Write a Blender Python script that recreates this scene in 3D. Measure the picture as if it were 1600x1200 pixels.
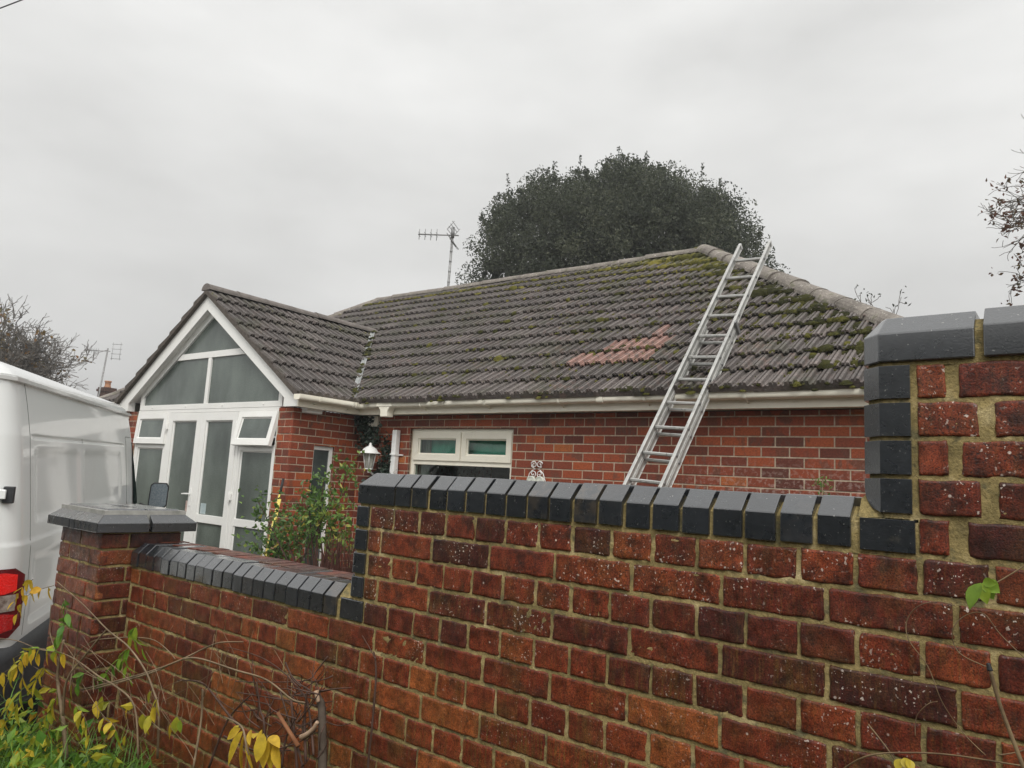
import bpy, bmesh, math, random
import numpy as np
from mathutils import Vector, Matrix

for o in list(bpy.data.objects):
    bpy.data.objects.remove(o)
S = bpy.context.scene
COL = S.collection
R = math.radians

# ------------------------------------------------------------------ camera
CAM = (1.72343, -1.59183, 0.09204)
cd = bpy.data.cameras.new('camera'); co = bpy.data.objects.new('camera', cd); COL.objects.link(co)
cd.sensor_width = 36; cd.sensor_fit = 'HORIZONTAL'; cd.lens = 25.487
cd.clip_start = 0.05; cd.clip_end = 3000
rx = Vector((0.78332, 0.61922, 0.05463)); dn = Vector((-0.0413, 0.13954, -0.98935)); fw = Vector((-0.62025, 0.77272, 0.13488))
m = Matrix((rx, -dn, -fw)).transposed().to_4x4(); m.translation = CAM
co.matrix_world = m
S.camera = co

# ------------------------------------------------------------------ sky and sun (overcast; brighter cloud behind the camera)
SUN_EL, SUN_AZ = R(48), R(140)          # azimuth measured clockwise from +Y
W = bpy.data.worlds.new('World'); S.world = W; W.use_nodes = True
nt = W.node_tree; nt.nodes.clear()
def wn(t, **k):
    n = nt.nodes.new(t)
    for a, b in k.items(): setattr(n, a, b)
    return n
out = wn('ShaderNodeOutputWorld'); bg = wn('ShaderNodeBackground')
sky = wn('ShaderNodeTexSky'); sky.sky_type = 'NISHITA'; sky.sun_disc = False
sky.sun_elevation = SUN_EL; sky.sun_rotation = SUN_AZ; sky.dust_density = 5; sky.air_density = 1.0
bw = wn('ShaderNodeHueSaturation'); bw.inputs['Saturation'].default_value = 0.04
nt.links.new(sky.outputs[0], bw.inputs['Color'])
tc = wn('ShaderNodeTexCoord')
sep = wn('ShaderNodeSeparateXYZ'); nt.links.new(tc.outputs['Generated'], sep.inputs[0])
def wm(op, a, b=None, c=None):
    n = wn('ShaderNodeMath', operation=op)
    for i, v in enumerate((a, b, c)):
        if v is None: continue
        if isinstance(v, (int, float)): n.inputs[i].default_value = v
        else: nt.links.new(v, n.inputs[i])
    return n.outputs[0]
zz = wm('MAXIMUM', sep.outputs['Z'], 0.0)
mp = wn('ShaderNodeMapping'); mp.inputs['Scale'].default_value = (1, 1, 2.6); mp.inputs['Location'].default_value = (3.1, 0.4, 1.7)
nt.links.new(tc.outputs['Generated'], mp.inputs[0])
nz = wn('ShaderNodeTexNoise'); nz.inputs['Scale'].default_value = 2.0; nz.inputs['Detail'].default_value = 5; nz.inputs['Roughness'].default_value = 0.5
nt.links.new(mp.outputs[0], nz.inputs['Vector'])
cl = wm('MULTIPLY_ADD', nz.outputs[0], 0.75, 0.58)
grad = wm('MULTIPLY_ADD', zz, 0.58, 0.482)                 # overcast: zenith brighter than horizon
back = wm('ADD', wm('MULTIPLY', sep.outputs['X'], math.sin(SUN_AZ)), wm('MULTIPLY', sep.outputs['Y'], math.cos(SUN_AZ)))
backf = wm('MULTIPLY_ADD', wm('MAXIMUM', back, 0.0), 0.85, 1.0)
frontf = wm('MULTIPLY_ADD', wm('MINIMUM', back, 0.0), 0.10, 1.0)      # the cloud ahead is a little greyer
L = wm('MULTIPLY', wm('MULTIPLY', wm('MULTIPLY', grad, cl), backf), frontf)
ocol = wn('ShaderNodeMix', data_type='RGBA', blend_type='MULTIPLY'); ocol.inputs['Factor'].default_value = 1
nt.links.new(L, ocol.inputs['A']); ocol.inputs['B'].default_value = (1.0, 1.0, 0.985, 1)
sk2 = wn('ShaderNodeMix', data_type='RGBA', blend_type='MIX')
scl = wn('ShaderNodeMix', data_type='RGBA', blend_type='MULTIPLY'); scl.inputs['Factor'].default_value = 1
scl.inputs['B'].default_value = (1, 1, 1, 1); nt.links.new(bw.outputs[0], scl.inputs['A'])
m10 = wn('ShaderNodeMix', data_type='RGBA', blend_type='MULTIPLY'); m10.inputs['Factor'].default_value = 1
nt.links.new(ocol.outputs['Result'], m10.inputs['A']); m10.inputs['B'].default_value = (10.6, 10.6, 10.6, 1)
sk2.inputs['Factor'].default_value = 0.96          # thick cloud over the clear-sky model
nt.links.new(scl.outputs['Result'], sk2.inputs['A']); nt.links.new(m10.outputs['Result'], sk2.inputs['B'])
nt.links.new(sk2.outputs['Result'], bg.inputs['Color']); bg.inputs['Strength'].default_value = 0.1
nt.links.new(bg.outputs[0], out.inputs[0])
sl = bpy.data.lights.new('sun', 'SUN'); so = bpy.data.objects.new('sun', sl); COL.objects.link(so)
sl.energy = 1.5; sl.angle = R(25); sl.color = (1, 0.975, 0.93)
sd = Vector((math.sin(SUN_AZ) * math.cos(SUN_EL), math.cos(SUN_AZ) * math.cos(SUN_EL), math.sin(SUN_EL)))
so.rotation_euler = sd.to_track_quat('Z', 'Y').to_euler()
S.view_settings.view_transform = 'Standard'; S.view_settings.look = 'None'
S.view_settings.exposure = 0.30; S.view_settings.gamma = 1
S.cycles.max_bounces = 6; S.cycles.transparent_max_bounces = 8

# ------------------------------------------------------------------ helpers
rng = np.random.default_rng(7); random.seed(7)
HA = 0.0327147                                   # the bungalow is turned a little against the garden wall
HU = Vector((math.cos(HA), math.sin(HA), 0)); HV = Vector((-math.sin(HA), math.cos(HA), 0))
def hw(a, b, z): return HU * a + HV * b + Vector((0, 0, z))      # bungalow coordinates to world

class MB:
    """collects vertices and faces of ONE mesh, with a per-vertex tint attribute"""
    def __init__(s): s.v = []; s.f = []; s.c = []; s.mi = []; s.n = 0; s.sm = []
    def add(s, vs, fs, tint=(0.5, 0.5, 0.5), mi=0, smooth=False):
        vs = np.asarray(vs, float).reshape(-1, 3); n = s.n
        s.v.append(vs); s.n += len(vs)
        t = np.asarray(tint, float)
        if t.ndim == 1: t = np.tile(t, (len(vs), 1))
        s.c.append(t)
        for f in fs: s.f.append([i + n for i in f])
        s.mi += [mi] * len(fs); s.sm += [smooth] * len(fs)
    def box(s, a, b, tint=(0.5, 0.5, 0.5), mi=0, xf=None):
        x0, y0, z0 = a; x1, y1, z1 = b
        vs = [(x0, y0, z0), (x1, y0, z0), (x1, y1, z0), (x0, y1, z0), (x0, y0, z1), (x1, y0, z1), (x1, y1, z1), (x0, y1, z1)]
        if xf is not None: vs = [tuple(xf(Vector(p))) for p in vs]
        s.add(vs, [(0, 3, 2, 1), (4, 5, 6, 7), (0, 1, 5, 4), (1, 2, 6, 5), (2, 3, 7, 6), (3, 0, 4, 7)], tint, mi)
    def prism(s, bot, top, tint=(0.5, 0.5, 0.5), mi=0):
        n = len(bot)
        s.add(list(bot) + list(top), [tuple(range(n))[::-1], tuple(range(n, 2 * n))] + [(i, (i + 1) % n, n + (i + 1) % n, n + i) for i in range(n)], tint, mi)
    def ring(s, outer, inner, d0, d1, plane, tint=(0.5, 0.5, 0.5), mi=0, bead=0.0):
        """mitred frame between two closed polygons (2D), extruded from depth d0 (front) to d1"""
        n = len(outer)
        P = [plane(x, z, d0) for x, z in outer] + [plane(x, z, d0 + bead) for x, z in inner] + [plane(x, z, d1) for x, z in outer] + [plane(x, z, d1) for x, z in inner]
        fs = []
        for i in range(n):
            j = (i + 1) % n
            fs += [(i, j, n + j, n + i), (2 * n + i, 3 * n + i, 3 * n + j, 2 * n + j), (i, 2 * n + i, 2 * n + j, j), (n + i, n + j, 3 * n + j, 3 * n + i)]
        s.add(P, fs, tint, mi)
    def tube(s, pts, rad, sides=6, tint=(0.5, 0.5, 0.5), mi=0, cap=True, smooth=True):
        pts = [Vector(p) for p in pts]; n = len(pts)
        if not hasattr(rad, '__len__'): rad = [rad] * n
        vs = []; ref = Vector((0.31, 0.17, 0.93))
        for i, p in enumerate(pts):
            t = (pts[min(i + 1, n - 1)] - pts[max(i - 1, 0)])
            if t.length < 1e-9: t = Vector((0, 0, 1))
            t.normalize()
            a = t.cross(ref)
            if a.length < 0.05: a = t.cross(Vector((1, 0, 0)))
            a.normalize(); b = t.cross(a)
            for k in range(sides):
                q = 2 * math.pi * k / sides
                vs.append(p + (a * math.cos(q) + b * math.sin(q)) * rad[i])
        fs = []
        for i in range(n - 1):
            for k in range(sides):
                k2 = (k + 1) % sides
                fs.append((i * sides + k, i * sides + k2, (i + 1) * sides + k2, (i + 1) * sides + k))
        if cap: fs += [tuple(range(sides))[::-1], tuple(range((n - 1) * sides, n * sides))]
        s.add([tuple(v) for v in vs], fs, tint, mi, smooth)
    def lathe(s, prof, cx, cy, z0, seg=24, tint=(0.5, 0.5, 0.5), mi=0, smooth=True):
        vs = []; n = len(prof)
        for r, z in prof:
            for k in range(seg):
                q = 2 * math.pi * k / seg
                vs.append((cx + r * math.cos(q), cy + r * math.sin(q), z0 + z))
        fs = [(i * seg + k, i * seg + (k + 1) % seg, (i + 1) * seg + (k + 1) % seg, (i + 1) * seg + k) for i in range(n - 1) for k in range(seg)]
        s.add(vs, fs, tint, mi, smooth)
    def mesh(s, name):
        me = bpy.data.meshes.new(name)
        V = np.concatenate(s.v) if s.v else np.zeros((0, 3))
        me.from_pydata(V.tolist(), [], s.f)
        at = me.attributes.new('tint', 'FLOAT_COLOR', 'POINT')
        C4 = np.ones((len(V), 4)); C4[:, :3] = np.concatenate(s.c)
        at.data.foreach_set('color', C4.ravel())
        me.polygons.foreach_set('material_index', s.mi)
        me.polygons.foreach_set('use_smooth', s.sm)
        me.update(); return me
    def build(s, name, mats, parent=None, bevel=0, label=None):
        o = bpy.data.objects.new(name, s.mesh(name)); COL.objects.link(o)
        for mt in (mats if isinstance(mats, (list, tuple)) else [mats]): o.data.materials.append(mt)
        if parent is not None: o.parent = parent
        if bevel:
            b = o.modifiers.new('bevel', 'BEVEL'); b.width = bevel; b.segments = 2; b.limit_method = 'ANGLE'; b.angle_limit = R(35)
        if label: o['label'] = label
        return o
def tag(o, label, cat, group=None, kind=None):
    if label: o['label'] = label
    if cat: o['category'] = cat
    if group: o['group'] = group
    if kind: o['kind'] = kind
    return o
def thing(name, label, cat, loc=(0, 0, 0), rz=0.0, group=None):
    o = bpy.data.objects.new(name, None); COL.objects.link(o); o.location = loc; o.rotation_euler = (0, 0, rz)
    o.empty_display_size = 0.1
    return tag(o, label, cat, group)
def sweep_xf(origin, X, Y, Z):
    o = Vector(origin); X = Vector(X).normalized(); Y = Vector(Y).normalized(); Z = Vector(Z).normalized()
    return lambda p: o + X * p[0] + Y * p[1] + Z * p[2]

# ------------------------------------------------------------------ materials
class M:
    def __init__(s, name, rough=0.6, spec=0.5, metal=0.0, color=(0.5, 0.5, 0.5)):
        s.m = bpy.data.materials.new(name); s.m.use_nodes = True; s.t = s.m.node_tree
        s.p = s.t.nodes['Principled BSDF']; s.out = s.t.nodes['Material Output']
        s.set('Roughness', rough); s.set('Specular IOR Level', spec); s.set('Metallic', metal); s.set('Base Color', color)
        s._o = None
    def n(s, t, **k):
        n = s.t.nodes.new(t)
        for a, b in k.items(): setattr(n, a, b)
        return n
    def inp(s, sock, v):
        if isinstance(v, (int, float)): sock.default_value = v
        elif isinstance(v, (tuple, list)):
            sock.default_value = (*v, 1) if (len(v) == 3 and sock.type == 'RGBA') else v
        else: s.t.links.new(v, sock)
    def set(s, k, v): s.inp(s.p.inputs[k], v)
    @property
    def obj(s):
        if s._o is None: s._o = s.n('ShaderNodeTexCoord').outputs['Object']
        return s._o
    def map(s, scale=(1, 1, 1), rot=(0, 0, 0), vec=None):
        n = s.n('ShaderNodeMapping'); n.inputs['Scale'].default_value = scale; n.inputs['Rotation'].default_value = rot
        s.t.links.new(vec or s.obj, n.inputs[0]); return n.outputs[0]
    def noise(s, scale, detail=4, rough=0.55, vec=None, dist=0.0):
        n = s.n('ShaderNodeTexNoise'); n.inputs['Scale'].default_value = scale; n.inputs['Detail'].default_value = detail
        n.inputs['Roughness'].default_value = rough; n.inputs['Distortion'].default_value = dist
        s.t.links.new(vec or s.obj, n.inputs['Vector']); return n.outputs[0]
    def voro(s, scale, vec=None, feature='F1'):
        n = s.n('ShaderNodeTexVoronoi'); n.inputs['Scale'].default_value = scale; n.feature = feature
        s.t.links.new(vec or s.obj, n.inputs['Vector']); return n.outputs['Distance']
    def ramp(s, fac, stops, interp='LINEAR'):
        n = s.n('ShaderNodeValToRGB'); r = n.color_ramp; r.interpolation = interp
        while len(r.elements) < len(stops): r.elements.new(0.5)
        for e, (p, c) in zip(r.elements, stops):
            e.position = p; e.color = (c, c, c, 1) if isinstance(c, (int, float)) else (*c, 1)
        s.inp(n.inputs[0], fac); return n.outputs[0]
    def mix(s, fac, a, b, mode='MIX'):
        n = s.n('ShaderNodeMix', data_type='RGBA', blend_type=mode)
        s.inp(n.inputs['Factor'], fac); s.inp(n.inputs['A'], a); s.inp(n.inputs['B'], b); return n.outputs['Result']
    def math(s, op, a, b=None, c=None, clamp=False):
        n = s.n('ShaderNodeMath', operation=op); n.use_clamp = clamp
        for i, v in enumerate((a, b, c)):
            if v is not None: s.inp(n.inputs[i], v)
        return n.outputs[0]
    def step(s, x, lo, hi):
        n = s.n('ShaderNodeMapRange'); n.inputs['From Min'].default_value = lo; n.inputs['From Max'].default_value = hi
        n.interpolation_type = 'SMOOTHSTEP'; s.inp(n.inputs['Value'], x); return n.outputs[0]
    def tint(s):
        n = s.n('ShaderNodeAttribute', attribute_name='tint'); q = s.n('ShaderNodeSeparateColor'); s.t.links.new(n.outputs['Color'], q.inputs[0])
        return q.outputs[0], q.outputs[1], q.outputs[2]
    def xyz(s):
        q = s.n('ShaderNodeSeparateXYZ'); s.t.links.new(s.obj, q.inputs[0]); return q.outputs
    def bump(s, h, strength=0.3, dist=0.01):
        n = s.n('ShaderNodeBump'); n.inputs['Strength'].default_value = strength; n.inputs['Distance'].default_value = dist
        s.inp(n.inputs['Height'], h); s.t.links.new(n.outputs[0], s.p.inputs['Normal'])
    def mul(s, a, b): return s.mix(1.0, a, b, 'MULTIPLY')

MT = {}
def mat_wall_brick():
    k = M('garden_brick', 0.5, 0.35); r, g, b = k.tint(); x, y, z = k.xyz()
    col = k.ramp(r, [(0, (0.048, 0.011, 0.008)), (0.25, (0.086, 0.016, 0.009)), (0.55, (0.138, 0.026, 0.011)), (0.82, (0.185, 0.042, 0.014)), (1, (0.215, 0.062, 0.018))])
    hi = k.step(z, -0.75, 0.15)                        # soot and lichen higher up, drag marks lower down
    blot = k.noise(17, 5, 0.6)
    col = k.mix(k.math('MULTIPLY', k.step(blot, 0.48, 0.66), k.math('MULTIPLY_ADD', hi, 0.5, 0.3)), col, (0.026, 0.011, 0.008))
    vs = k.map((150, 150, 9)); st = k.noise(1.0, 4, 0.6, vec=vs)
    col = k.mix(k.math('MULTIPLY', k.step(st, 0.42, 0.68), k.math('MULTIPLY', k.math('MULTIPLY_ADD', k.math('MULTIPLY', g, b), 0.85, 0.2), k.math('MULTIPLY_ADD', hi, -0.7, 1.0))), col, (0.100, 0.060, 0.016))
    col = k.mix(k.math('MULTIPLY', k.step(k.noise(7, 3), 0.48, 0.68), k.math('MULTIPLY_ADD', hi, -0.3, 0.5)), col, (0.095, 0.052, 0.015))
    col = k.mul(col, k.ramp(k.noise(26, 5, 0.7), [(0.32, 0.38), (0.5, 1.0), (0.68, 1.7)]))
    pit = k.noise(210, 3, 0.65)
    col = k.mix(k.math('MULTIPLY', k.step(pit, 0.56, 0.66), k.math('MULTIPLY_ADD', hi, 0.55, 0.4)), col, (0.017, 0.010, 0.008))
    fine = k.noise(330, 2, 0.6)
    col = k.mul(col, k.ramp(fine, [(0.3, 0.45), (0.7, 1.6)]))
    sp = k.math('MULTIPLY', k.step(k.noise(135, 2, 0.5), 0.635, 0.67), k.step(k.noise(6.5, 3, 0.6), 0.44, 0.62))
    sp2 = k.step(k.voro(34), 0.13, 0.06); sp2 = k.math('MULTIPLY', sp2, k.step(k.noise(9, 2), 0.53, 0.60))
    spk = k.math('MULTIPLY', k.math('MAXIMUM', sp, sp2), k.math('MULTIPLY', k.math('MULTIPLY_ADD', hi, 0.65, 0.2), k.ramp(b, [(0.2, 0.4), (0.7, 1.25)])))
    col = k.mix(spk, col, (0.62, 0.54, 0.47))
    k.set('Base Color', col); k.set('Roughness', k.ramp(k.noise(40, 3), [(0.3, 0.28), (0.7, 0.55)]))
    k.bump(k.math('ADD', k.math('MULTIPLY', pit, -0.5), k.math('ADD', k.math('MULTIPLY', fine, 0.4), k.math('MULTIPLY', st, 0.7))), 0.55, 0.003)
    return k.m
def mat_wall_mortar():
    k = M('garden_mortar', 0.85, 0.2)
    n1 = k.noise(9, 5, 0.6); n2 = k.noise(160, 4, 0.7)
    col = k.ramp(n1, [(0.25, (0.11, 0.088, 0.045)), (0.40, (0.22, 0.172, 0.072)), (0.56, (0.34, 0.262, 0.112)), (0.72, (0.54, 0.44, 0.24))])
    col = k.mul(col, k.ramp(n2, [(0.3, 0.6), (0.7, 1.2)]))
    col = k.mix(k.math('MULTIPLY', k.step(k.noise(19, 4, .65), 0.53, 0.66), 0.8), col, (0.105, 0.098, 0.055))
    k.set('Base Color', col); k.bump(n2, 0.9, 0.004); return k.m
def mat_blue():
    k = M('blue_engineering_brick', 0.42, 0.6); r, g, b = k.tint()
    n = k.noise(60, 4, 0.6); col = k.ramp(n, [(0.3, (0.009, 0.011, 0.014)), (0.7, (0.018, 0.021, 0.026))])
    col = k.mul(col, k.ramp(r, [(0, 0.75), (1, 1.25)]))
    pit = k.step(k.noise(70, 2, 0.5), 0.70, 0.74)
    col = k.mix(pit, col, (0.008, 0.008, 0.009))
    col = k.mix(k.math('MULTIPLY', k.step(k.noise(150, 2), 0.69, 0.73), 0.5), col, (0.3, 0.3, 0.28))
    col = k.mix(k.math('MULTIPLY', g, k.math('MULTIPLY', k.step(k.noise(30, 4), 0.4, 0.6), 0.6)), col, (0.075, 0.055, 0.035))
    col = k.mix(k.math('MULTIPLY', k.step(k.noise(16, 5, .7), 0.62, 0.74), 0.2), col, (0.17, 0.15, 0.11))
    k.set('Base Color', col); k.set('Roughness', k.ramp(k.noise(25, 3), [(0.3, 0.24), (0.7, 0.36)])); k.set('Coat Weight', 1.0); k.set('Coat Roughness', 0.13); k.set('Coat IOR', 1.78)
    k.bump(k.math('ADD', k.math('MULTIPLY', pit, -2.0), k.noise(240, 3)), 0.3, 0.002); return k.m
def mat_house_brick():
    k = M('house_brick', 0.7, 0.3); r, g, b = k.tint(); x, y, z = k.xyz()
    col = k.ramp(r, [(0, (0.080, 0.027, 0.020)), (0.25, (0.165, 0.040, 0.022)), (0.65, (0.255, 0.055, 0.024)), (0.92, (0.34, 0.080, 0.027)), (1, (0.38, 0.14, 0.035))])
    fire = k.noise(9, 2, 0.5, vec=k.map((1.4, 1.4, 0.8)))
    col = k.mix(k.math('MULTIPLY', k.step(fire, 0.50, 0.60), k.math('MULTIPLY', g, 0.75)), col, (0.105, 0.052, 0.036))
    col = k.mul(col, k.ramp(k.noise(70, 4, 0.65), [(0.3, 0.65), (0.7, 1.25)]))
    low = k.step(z, 0.5, 0.12); right = k.step(x, -1.6, -0.2)
    sp = k.math('MULTIPLY', k.step(k.noise(30, 3, 0.6), 0.50, 0.60), k.math('MULTIPLY', low, right))
    col = k.mix(k.math('MULTIPLY', sp, 0.4), col, (0.42, 0.33, 0.29))
    k.set('Base Color', col); k.bump(k.noise(150, 3), 0.4, 0.003); return k.m
def mat_house_mortar():
    k = M('house_mortar', 0.9, 0.2); k.set('Base Color', k.ramp(k.noise(30, 4), [(0.3, (0.31, 0.245, 0.175)), (0.7, (0.52, 0.42, 0.32))])); k.bump(k.noise(200, 3), 0.5, 0.002); return k.m
def mat_tile():
    k = M('roof_tile', 0.62, 0.4); r, g, b = k.tint()
    col = k.ramp(r, [(0, (0.050, 0.043, 0.040)), (0.5, (0.100, 0.086, 0.080)), (1, (0.19, 0.162, 0.150))])
    col = k.mul(col, k.ramp(k.noise(55, 4, 0.65), [(0.3, 0.45), (0.7, 1.5)]))
    col = k.mix(k.math('MULTIPLY', k.step(k.noise(2.3, 4, 0.6), 0.46, 0.66), 0.62), col, (0.060, 0.060, 0.038))
    sal = k.math('MULTIPLY', b, k.step(k.noise(11, 4, 0.65), 0.50, 0.60))
    bb = k.step(b, 0.93, 0.97)
    col = k.mix(k.math('MAXIMUM', k.math('MULTIPLY', sal, 0.65), k.math('MULTIPLY', bb, k.ramp(k.noise(17, 4, .65), [(0.36, 0.12), (0.54, 0.80)]))), col, (0.34, 0.19, 0.155))
    col = k.mix(k.math('MULTIPLY', k.step(k.noise(75, 2), 0.67, 0.72), 0.55), col, (0.36, 0.34, 0.31))
    ms = k.math('ADD', g, k.math('MULTIPLY_ADD', k.noise(16, 6, 0.75), 1.5, -0.92))
    mc = k.ramp(k.noise(24, 3), [(0.3, (0.030, 0.032, 0.012)), (0.5, (0.085, 0.082, 0.019)), (0.7, (0.19, 0.165, 0.042))])
    col = k.mix(k.step(ms, 0.28, 0.45), col, mc)
    k.set('Base Color', col); k.bump(k.noise(120, 4, 0.7), 0.5, 0.004); return k.m
def mat_ridge():
    k = M('ridge_tile', 0.75, 0.3)
    col = k.ramp(k.noise(4, 5, 0.65), [(0.3, (0.12, 0.105, 0.09)), (0.55, (0.215, 0.19, 0.165)), (0.75, (0.30, 0.265, 0.23))])
    col = k.mul(col, k.ramp(k.noise(70, 4), [(0.3, 0.65), (0.7, 1.2)]))
    col = k.mix(k.math('MULTIPLY', k.step(k.noise(32, 3), 0.62, 0.68), 0.7), col, (0.48, 0.45, 0.40))
    col = k.mix(k.math('MULTIPLY', k.step(k.noise(8, 4), 0.58, 0.66), 0.6), col, (0.07, 0.075, 0.03))
    k.set('Base Color', col); k.bump(k.noise(90, 4), 0.5, 0.004); return k.m
def mat_noise(name, a, b, scale=20, rough=0.6, spec=0.4, bump=0.2, bscale=120, metal=0.0, dirt=None):
    k = M(name, rough, spec, metal); col = k.ramp(k.noise(scale, 4, 0.6), [(0.3, a), (0.7, b)])
    if dirt: col = k.mix(k.math('MULTIPLY', k.step(k.noise(dirt[0], 5, 0.65), 0.55, 0.72), dirt[1]), col, dirt[2])
    k.set('Base Color', col)
    if bump: k.bump(k.noise(bscale, 3), bump, 0.002)
    return k.m
def mat_leaf(name, stops, rough=0.45, trans=0.35, spec=0.4):
    k = M(name, rough, spec); r, g, b = k.tint()
    col = k.ramp(r, stops); col = k.mul(col, k.ramp(k.noise(40, 3), [(0.3, 0.75), (0.7, 1.2)]))
    k.set('Base Color', col)
    if trans:
        tr = k.n('ShaderNodeBsdfTranslucent'); k.t.links.new(col, tr.inputs[0])
        mx = k.n('ShaderNodeMixShader'); mx.inputs[0].default_value = trans
        k.t.links.new(k.p.outputs[0], mx.inputs[1]); k.t.links.new(tr.outputs[0], mx.inputs[2]); k.t.links.new(mx.outputs[0], k.out.inputs[0])
    return k.m
def mat_obscure():
    k = M('obscured_glass', 0.13, 0.7)
    col = k.ramp(k.noise(2.1, 3, vec=k.map((1, 1, 0.55))), [(0.3, (0.045, 0.057, 0.050)), (0.7, (0.125, 0.150, 0.132))])  # broad lighter patches paint soft reflections into the glass colour
    col = k.mul(col, k.ramp(k.noise(60, 2), [(0.3, 0.85), (0.7, 1.12)]))
    k.set('Base Color', col); k.bump(k.noise(85, 2), 0.35, 0.003); return k.m
def mat_clear():
    k = M('clear_glass', 0.02, 0.5, color=(0.02, 0.03, 0.03))
    tr = k.n('ShaderNodeBsdfTransparent'); tr.inputs[0].default_value = (0.72, 0.84, 0.80, 1)
    mx = k.n('ShaderNodeMixShader'); fr = k.n('ShaderNodeFresnel'); fr.inputs[0].default_value = 1.55
    f2 = k.math('MULTIPLY_ADD', fr.outputs[0], 0.75, 0.02)
    k.t.links.new(f2, mx.inputs[0])
    gl = k.n('ShaderNodeBsdfGlossy'); gl.inputs['Roughness'].default_value = 0.02; gl.inputs[0].default_value = (0.9, 0.95, 0.93, 1)
    k.t.links.new(tr.outputs[0], mx.inputs[1]); k.t.links.new(gl.outputs[0], mx.inputs[2]); k.t.links.new(mx.outputs[0], k.out.inputs[0])
    return k.m

BRICK = mat_wall_brick(); MORTAR = mat_wall_mortar(); BLUE = mat_blue(); HBRICK = mat_house_brick(); HMORTAR = mat_house_mortar()
TILE = mat_tile(); RIDGE = mat_ridge(); OBSC = mat_obscure(); CLEAR = mat_clear()
UPVC = mat_noise('white_upvc', (0.74, 0.735, 0.70), (0.80, 0.79, 0.76), 3, 0.35, 0.5, 0, dirt=(6, 0.2, (0.55, 0.53, 0.46)))
CREAM = mat_noise('cream_plastic', (0.78, 0.74, 0.62), (0.84, 0.80, 0.69), 4, 0.4, 0.5, 0, dirt=(9, 0.3, (0.55, 0.50, 0.38)))
GREYPL = mat_noise('grey_box', (0.42, 0.42, 0.41), (0.5, 0.5, 0.49), 10, 0.5)
ALU = mat_noise('weathered_aluminium', (0.36, 0.36, 0.345), (0.52, 0.515, 0.49), 9, 0.40, 0.5, 0.15, 200, metal=0.5, dirt=(38, 0.75, (0.13, 0.115, 0.095)))
LEAD = mat_noise('lead_valley', (0.10, 0.105, 0.10), (0.34, 0.35, 0.345), 4, 0.5, 0.4, 0.3)
DARKWD = mat_noise('verge_mortar', (0.055, 0.048, 0.042), (0.12, 0.10, 0.085), 30, 0.85, 0.2, 0.6, 90)
BLACK = mat_noise('black_rubber', (0.012, 0.012, 0.013), (0.022, 0.022, 0.023), 20, 0.5)
BLKPL = mat_noise('black_plastic', (0.022, 0.023, 0.025), (0.036, 0.037, 0.039), 30, 0.55, 0.4, 0.3, 260)
YELLOW = mat_noise('yellow_paint', (0.62, 0.50, 0.10), (0.70, 0.58, 0.16), 12, 0.45)
WHITEMET = mat_noise('white_metal', (0.70, 0.70, 0.68), (0.80, 0.80, 0.78), 20, 0.4)
STEEL = mat_noise('grey_steel', (0.20, 0.20, 0.20), (0.30, 0.30, 0.30), 20, 0.45, 0.5, 0.1, metal=0.6)
BARK = mat_noise('bark', (0.055, 0.042, 0.032), (0.115, 0.09, 0.07), 18, 0.9, 0.2, 0.8, 60)
TWIG = mat_noise('twig', (0.10, 0.07, 0.04), (0.25, 0.18, 0.11), 12, 0.7, 0.3, 0.4, 90)
DTWIG = mat_noise('dark_twig', (0.045, 0.027, 0.020), (0.10, 0.055, 0.04), 14, 0.7, 0.3, 0.4, 90)
ROOM = mat_noise('dim_interior', (0.10, 0.10, 0.095), (0.16, 0.16, 0.15), 2, 0.9, 0.1, 0)
BLIND = mat_noise('teal_blind', (0.10, 0.42, 0.31), (0.16, 0.52, 0.40), 3, 0.8, 0.2, 0.3, 60)
POT = mat_noise('terracotta', (0.36, 0.17, 0.09), (0.45, 0.23, 0.13), 12, 0.8)
EARTH = mat_noise('soil_ground', (0.045, 0.035, 0.022), (0.085, 0.066, 0.04), 6, 0.95, 0.2, 0.8, 40, dirt=(3, 0.8, (0.05, 0.065, 0.02)))
TARMAC = mat_noise('tarmac', (0.040, 0.040, 0.040), (0.065, 0.063, 0.06), 40, 0.6, 0.4, 0.6, 160)
MOSS = (lambda k: (k.set('Base Color', k.ramp(k.math('ADD', k.math('MULTIPLY', k.tint()[0], 0.6), k.math('MULTIPLY', k.noise(35, 3), 0.5)), [(0.15, (0.018, 0.019, 0.010)), (0.45, (0.045, 0.045, 0.014)), (0.7, (0.105, 0.098, 0.022)), (0.95, (0.21, 0.18, 0.045))])), k.bump(k.noise(140, 3), 1.0, 0.01), k.m)[2])(M('moss_clump', 0.95, 0.1))
OAKLEAF = mat_leaf('dark_evergreen_leaf', [(0, (0.026, 0.034, 0.022)), (0.45, (0.060, 0.072, 0.046)), (1, (0.135, 0.145, 0.092))], 0.5, 0.45)
AUTLEAF = mat_leaf('autumn_leaf', [(0, (0.10, 0.075, 0.03)), (0.4, (0.19, 0.13, 0.035)), (0.75, (0.24, 0.12, 0.04)), (1, (0.17, 0.17, 0.05))], 0.6, 0.3)
REDLEAF = mat_leaf('russet_leaf', [(0, (0.07, 0.035, 0.02)), (0.5, (0.15, 0.055, 0.03)), (1, (0.12, 0.10, 0.04))], 0.6, 0.3)
ROSELEAF = mat_leaf('shrub_leaf', [(0, (0.035, 0.075, 0.022)), (0.45, (0.085, 0.165, 0.035)), (0.8, (0.17, 0.27, 0.05)), (1, (0.42, 0.34, 0.06))], 0.45, 0.3)
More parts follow.
